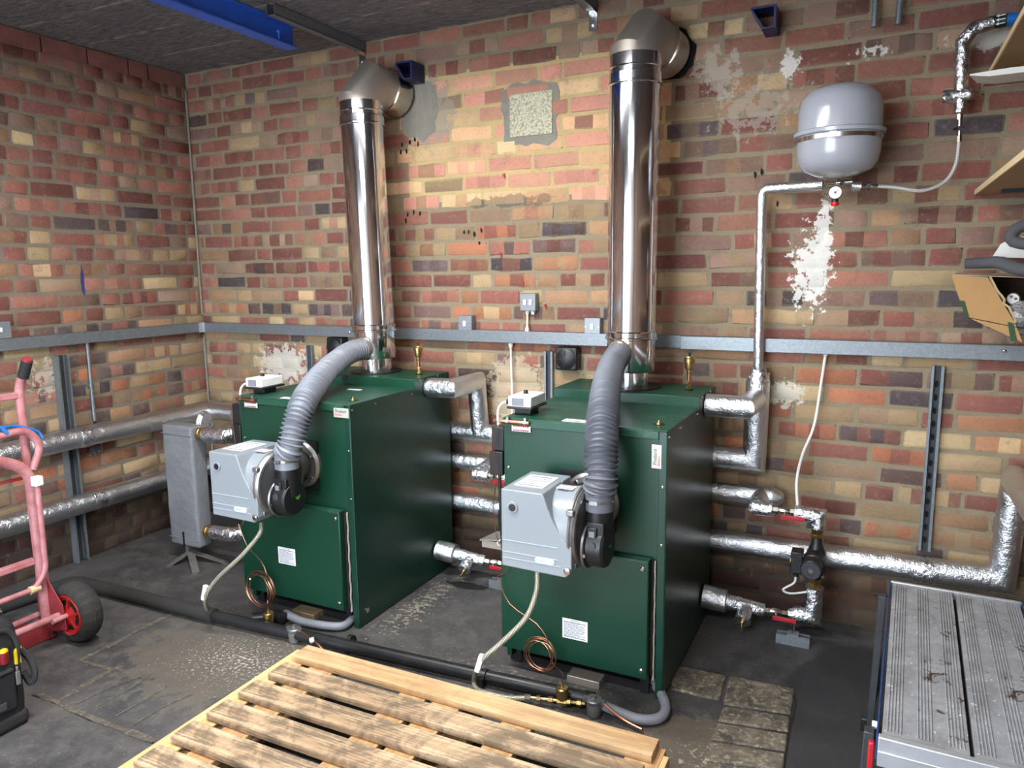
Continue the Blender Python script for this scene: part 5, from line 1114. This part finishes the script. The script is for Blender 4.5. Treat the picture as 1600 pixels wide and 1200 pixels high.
MB().box(tuple(p0+V(-.012, -.018, -.03)), tuple(p0+V(.018, .018, .012))).build('rubber_foot', 'black', T, .003)
q = V(0, -1.52, 0); MB().box((px0-.018, q.y-.02, .33), (px0-.006, q.y+.0, .455)).build('release_bar', 'red', T, .003)
q = V(0, -1.49, 0); MB().cyl((px0-.014, q.y, .468), (px0-.002, q.y, .468), .008, 12).build('pivot_pin', 'white', T)

plat.rotation_euler.z = -.036
# ================================================================== SHELVES, BOX, FOAM (upper right)
s1 = Y(1535, 135, -.012); s2 = Y(1522, 305, -.012)
for p, lab in ((s1, 'upper brown shelf board at the right edge seen from below'), (s2, 'lower brown shelf board at the right edge above the foam tubes')):
    T = thing('shelf_board', lab, 'shelf', (p.x, -.01, p.z))
    MB().box((p.x+.004, -1.5, p.z), (XR-.002, -.008, p.z+.018)).build('board', 'shelf', T); MB().box((p.x, -1.5, p.z), (p.x+.004, -.008, p.z+.018)).build('edge_strip', 'shelf_edge', T)
    for y_ in (-.2, -1.2): MB().box((p.x+.06, y_-.012, p.z-.012), (XR-.002, y_+.012, p.z-.0005)).box((XR-.014, y_-.012, p.z-.2), (XR-.002, y_+.012, p.z-.012)).build('bracket', 'black', T)
a = Y(1515, 118, -.45); one('plastic_sheet', MB().prism([a, a+V(.05, 0, -.008), a+V(.3, -.02, -.008), a+V(.3, -.02, .006), a+V(.10, 0, .010), a+V(0, 0, .004)], V(.03, .12, .0)), 'white', 'white plastic strip poking out below the upper shelf', 'plastic strip')
# cardboard carton resting on a lower shelf out of sight
tl = Y(1488, 430, -.33); bl = Y(1510, 495, -.33); br = Y(1592, 533, -.33+.0); tr = Y(1541, 433, -.33)
ly = V(0, .22, 0)
T = thing('cardboard_box', 'torn brown cardboard box tilted on the shelf at the right edge', 'box', bl)
A, B_, C_, D_ = tl, tl+(tr-tl), bl, bl
fx = (br-bl).normalized(); fz = (tl-bl)
ex_ = V(.33, 0, -.012)
M1 = tl+(bl-tl)*.62; 
# front face: upper panel, a fold, and a lower panel, both 3 mm board
R1_ = Y(1586, 505, -.33)
MB().prism([tl, M1, R1_, tr+V(.004, 0, 0)], V(0, .003, 0)).build('front_panel', 'card', T)
MB().prism([M1, bl, br+V(.01, 0, -.004), R1_], V(0, .003, 0)).build('lower_flap', 'card', T)
g1 = M1.lerp(R1_, .0); MB().prism([M1+V(-.004, -.001, .002), bl+V(-.003, -.001, 0), bl+V(.008, -.001, 0), M1+V(.010, -.001, 0)], V(0, .0005, 0)).build('printed_mark', 'cardprint', T)
MB().prism([R1_+V(-.02, -.001, .004), br+V(-.022, -.001, 0), br+V(-.004, -.001, 0), R1_+V(-.004, -.001, 0)], V(0, .0005, 0)).build('printed_mark', 'cardprint', T)
top_b = tl+V(.03, .22, .004)
MB().prism([tl, tr+V(.12, 0, -.004), tr+V(.3, .22, -.004), top_b], V(0, 0, .003)).build('top_flap', 'card_grey', T)
MB().prism([tl, top_b, V(bl.x+.03, bl.y+.22, bl.z), bl], V(-.003, 0, 0)).build('side_panel', 'card', T)
MB().prism([bl, bl+V(.03, .22, 0), br+V(.25, .22, 0), br+V(.2, 0, 0)], V(0, 0, -.003)).prism([V(bl.x+.03, bl.y+.22, bl.z), V(br.x+.3, bl.y+.22, br.z), V(br.x+.3, bl.y+.22, tl.z), V(tl.x+.03, bl.y+.22, tl.z)], V(0, .003, 0)).build('inside', 'cardin', T)
tm = MB(); pe = [tr.lerp(R1_, k/12)+V(random.uniform(-.004, .008), -.002, 0) for k in range(13)]
for k in range(12): tm.prism([pe[k], pe[k+1], pe[k+1]+V(.007, .004, .002), pe[k]+V(.007, .004, .002)], V(0, .002, 0))
tm.build('torn_edge', 'shelf_edge', T)
f = Y(1583, 467, -.30); T = thing('plastic_fitting', 'pale plastic fitting with two dark holes inside the torn box', 'fitting', f)
MB().lathe([(.016, -.06), (.019, -.01), (.016, 0)], f, (-.2, -1, 0), 20).build('body', 'jacket2', T)
for dx in (-.006, .007): MB().lathe([(.0045, 0), (.0045, .002)], f+V(dx, -.001, .004-dx*.5), (-.2, -1, 0), 12).build('hole', 'black', T)
g = f+V(.02, .01, -.05); one('plastic_bag', MB().lathe([(.01, -.05), (.035, -.03), (.045, 0), (.03, .03), (.01, .045)], g, (.1, -.2, 1), 14), 'bagplastic', 'crinkled clear plastic bag inside the torn box', 'bag')
# carrying shelf for the box (below the frame line, right of view)
T = thing('shelf_board', 'lowest shelf board carrying the torn cardboard box beyond the right edge', 'shelf', (4.1, -.3, 1.17))
MB().box((4.06, -1.5, br.z-.022), (XR-.002, -.06, br.z-.004)).build('board', 'shelf', T)
one('foam_tube', MB().tube(even(spline([Y(1508, 412, -.36), Y(1535, 411, -.36), Y(1562, 410, -.38), Y(1590, 420, -.42), Y(1640, 424, -.5)], 6), .02), lambda i: .0165+.003*min(1, i/6), 18), 'foam', 'long grey foam pipe insulation lying on top of the box', 'foam tube')
one('foam_tube', MB().tube(even(spline([Y(1640, 330, -.40), Y(1600, 352, -.40), Y(1582, 362, -.40), Y(1582, 376, -.40), Y(1610, 382, -.42), Y(1660, 384, -.45)], 6), .015), .0175, 18), 'foam', 'bent end of a second grey foam tube above the first', 'foam tube')
a = Y(1550, 402, -.30); one('plastic_tray', MB().prism([a, a+V(.3, 0, -.012), a+V(.3, 0, .07), a+V(.05, 0, .062), a+V(.02, 0, .04)], V(.02, .12, 0)), 'white', 'white plastic tray between the foam tubes', 'tray')

# ================================================================== SACK TRUCK
T = thing('sack_truck', 'pink-red sack truck standing at the left edge', 'hand truck', (.66, -1.6, 0))
xs_ = .66; P = lambda px, py, x=xs_: X(px, py, x)
yr = -1.46; yl = -1.90
th = P(30, 592); hx_ = V(xs_+.05, th.y+.0, th.z+.075)
MB().tube(fillet([V(xs_+.005, yr, .02), V(xs_, yr, .55), V(xs_, yr+.0, 1.015), V(xs_+.05, yr+.012, 1.115)], .03, 5), .016, 18).build('upright', 'pink', T)
MB().tube(fillet([V(xs_+.005, yl, .02), V(xs_, yl, 1.015), V(xs_+.05, yl, 1.115)], .03, 5), .016, 18).build('upright', 'pink', T)
for y_ in (yr+.012, yl): MB().tube([V(xs_+.022, y_-.004, 1.055), V(xs_+.052, y_, 1.118)], .0195, 18).build('hand_grip', 'rubber', T); MB().tube([V(xs_+.050, y_, 1.115), V(xs_+.056, y_+.001, 1.127)], lambda i: .0175, 16).build('grip_end', 'toe', T)
MB().box((xs_-.012, yl, .975), (xs_+.012, yr, .999)).build('top_rail', 'pink', T, .003)
# curved inner frame (flat tube) and loop
MB().tube(fillet([V(xs_+.035, yr-.01, .10), V(xs_+.035, yr-.01, .70), V(xs_+.035, yr-.14, .775), V(xs_+.035, yl+.1, .775), V(xs_+.035, yl, .70), V(xs_+.035, yl, .1)], .1, 6), .021, 14).build('inner_frame', 'pinkpale', T)
MB().tube(fillet([V(xs_+.04, yr-.005, .70), V(xs_+.045, yr+.035, .79), V(xs_+.045, yr-.015, .862), V(xs_+.045, yr-.20, .845), V(xs_+.045, yl, .84)], .045, 6), .014, 14).build('top_loop', 'pinkpale', T)
MB().box((xs_-.01, yl, .735), (xs_+.0, yr, .741)).box((xs_-.01, yl, .66), (xs_+.0, yr, .672)).build('back_rod', 'toe', T)
# folding leg rod with white joint
a0 = P(58, 752, xs_+.08); a1 = P(72, 893, xs_+.08); a2 = P(55, 920, xs_+.07); a3 = V(xs_+.07, yl-.1, a2.z-.0)
MB().tube(fillet([a0, a1, a2, a3], .03, 5), .0105, 14).build('folding_leg', 'pinkpale', T); MB().box(tuple(a0+V(-.016, -.016, -.018)), tuple(a0+V(.016, .016, .02))).build('joint_cap', 'white', T, .004); MB().tube([a2+V(0, .015, .0), a2+V(0, -.02, 0)], .0155, 14).build('joint_collar', 'shelf_edge', T)
c0 = P(48, 880, xs_+.03); MB().box((xs_-.0, yl, c0.z-.012), (xs_+.03, yr+.005, c0.z+.012)).build('cross_rail', 'pinkpale', T, .003)
wc = V(.80, -1.415, .122)
MB().tube([V(wc.x-.03, wc.y-.04, wc.z), V(wc.x-.03, yl, wc.z)], .014, 14).build('axle', 'pink', T)
MB().cyl((wc.x, wc.y-.10, wc.z), (wc.x, wc.y+.03, wc.z), .011, 12).build('axle_pin', 'pink', T)
MB().prism([V(xs_, yr-.006, .33), V(wc.x-.0, yr-.006, .17), V(wc.x+.01, yr-.006, .07), V(xs_, yr-.006, .03)], V(0, -.004, 0)).build('side_plate', 'toe', T, .001)
MB().box((xs_-.02, yr-.01, .004), (xs_+.03, yr+.02, .25)).build('foot_channel', 'toe', T, .002)
MB().box((.42, yl, .002), (xs_+.02, yr+.03, .008)).box((xs_+.014, yl, .008), (xs_+.02, yr+.03, .07)).build('toe_plate', 'toe', T, .001)
MB().tube([V(xs_+.0, yr-.02, .11), V(xs_-.0, yl, .10)], .012, 12).build('cross_tube', 'pink', T)
for wq in (wc, V(wc.x, yl-.045, wc.z)):
    WL = MB(); prof = []; Rw = .120; hw = .042
    for k in range(17):
        a = PI*k/16; prof.append((Rw-.034+.034*math.sin(a)**.75, -hw*math.cos(a)))
    MB().lathe([(Rw-.045, -hw*.8)]+prof+[(Rw-.045, hw*.8)], wq, (0, 1, 0), 64).build('tyre', 'tyre', T)
    MB().lathe([(.02, -.043), (.045, -.032), (.066, -.034), (.078, -.043), (.081, -.038), (.081, .036), (.02, .036)], wq, (0, 1, 0), 40).build('wheel_hub', 'hub', T)
    for k in range(6):
        a = 2*PI*k/6+.3; m = MB(); d = V(math.cos(a), 0, math.sin(a)); n_ = V(-d.z, 0, d.x)*.004; p_ = wq+V(0, -.043, 0); m.prism([p_+d*.02-n_, p_+d*.068-n_, p_+d*.068+n_, p_+d*.02+n_], V(0, .012, 0)); m.build('hub_rib', 'hub', T)
one('blue_rope', MB().tube(spline([V(xs_+.045, yl+.1, .86), V(xs_+.05, yr-.16, .874), V(xs_+.02, yr-.05, .876), V(xs_+.035, yr+.025, .845), V(xs_+.05, yr+.04, .815)], 6), .006, 8).tube(spline([V(xs_+.06, yr-.2, .845), V(xs_+.05, yr-.12, .888), V(xs_+.06, yr-.09, .862)], 6), .007, 8), 'bluepipe', 'blue cord tied on the top loop of the sack truck', 'rope')

# ================================================================== TOOL BAG
bx1 = 1.165; y1 = -1.835; y0 = -2.3
T = thing('tool_bag', 'open black fabric tool bag at the lower left corner', 'bag', (bx1-.1, y1-.2, 0))
m = MB(); prof = [(bx1-.20, .0), (bx1-.0, .0), (bx1+.012, .10), (bx1+.010, .28), (bx1-.002, .345), (bx1-.06, .372), (bx1-.19, .34)]
m.prism([V(a, y0, b) for a, b in prof], V(0, y1-y0, 0)); m.build('body', 'bag', T, .025, 4)
MB().box((bx1-.21, y0-.004, .0), (bx1+.012, y1+.005, .055)).build('moulded_base', 'rubber', T, .02, 3)
MB().tube(fillet([V(bx1+.010, y1-.02, .19), V(bx1+.014, y1-.012, .285), V(bx1+.008, y1-.03, .335), V(bx1+.004, y1-.12, .352), V(bx1+.004, y0, .352)], .03, 4), .008, 10).build('piping', 'rubber', T)
MB().box((bx1-.0, y0+.02, .075), (bx1+.022, y1-.035, .205)).build('front_pocket', 'bag', T, .008, 3)
MB().box((bx1-.0, y0+.03, .202), (bx1+.028, y1-.04, .212)).build('pocket_trim', 'rubber', T, .003)
MB().box((bx1+.018, y0+.02, .088), (bx1+.026, y1-.07, .112)).build('webbing_strip', 'webbing', T, .002)
MB().box((bx1+.018, y1-.034, .15), (bx1+.026, y1-.022, .195)).tube([V(bx1+.022, y1-.028, .195), V(bx1+.022, y1-.028, .21)], .004, 8).build('zip_pull', 'darkgrey_metal', T, .003)
MB().tube(spline([V(bx1-.03, y1+.008, .25), V(bx1-.01, y1+.03, .2), V(bx1+.0, y1+.035, .15), V(bx1-.01, y1+.025, .12), V(bx1-.02, y1+.012, .16)], 6), .011, 8).build('side_strap', 'webbing', T)
MB().box((bx1-.12, y0+.1, .366), (bx1-.08, y1-.06, .380)).build('handle', 'webbing', T, .006, 3)
MB().tube([V(bx1-.06, y1-.05, .378), V(bx1-.045, y1-.02, .378), V(bx1-.07, y1-.01, .376), V(bx1-.09, y1-.04, .378), V(bx1-.06, y1-.05, .378)], .004, 8).build('buckle', 'chrome', T)
q = X(5, 1022, bx1+.010); q2 = X(26, 1022, bx1+.010)
T = thing('screwdriver', 'screwdriver with a red and yellow handle in the tool bag pocket', 'screwdriver', q)
MB().lathe([(.012, -.03), (.014, -.01), (.0135, .008)], q+V(.002, 0, 0), (0, 0, 1), 14).build('grip', 'darkred', T); MB().lathe([(.0135, .008), (.012, .014), (.006, .018)], q+V(.002, 0, 0), (0, 0, 1), 14).build('handle_end', 'yellow', T)
one('knife', MB().prism([q2+V(.0, -.010, -.03), q2+V(.0, .008, -.03), q2+V(.0, .008, .014), q2+V(.0, .014, .018), q2+V(.0, .012, .025), q2+V(0, -.004, .022), q2+V(.0, -.010, .012)], V(.008, 0, 0)), 'yellow', 'yellow handled knife standing in the tool bag pocket', 'knife', bevel=.001)
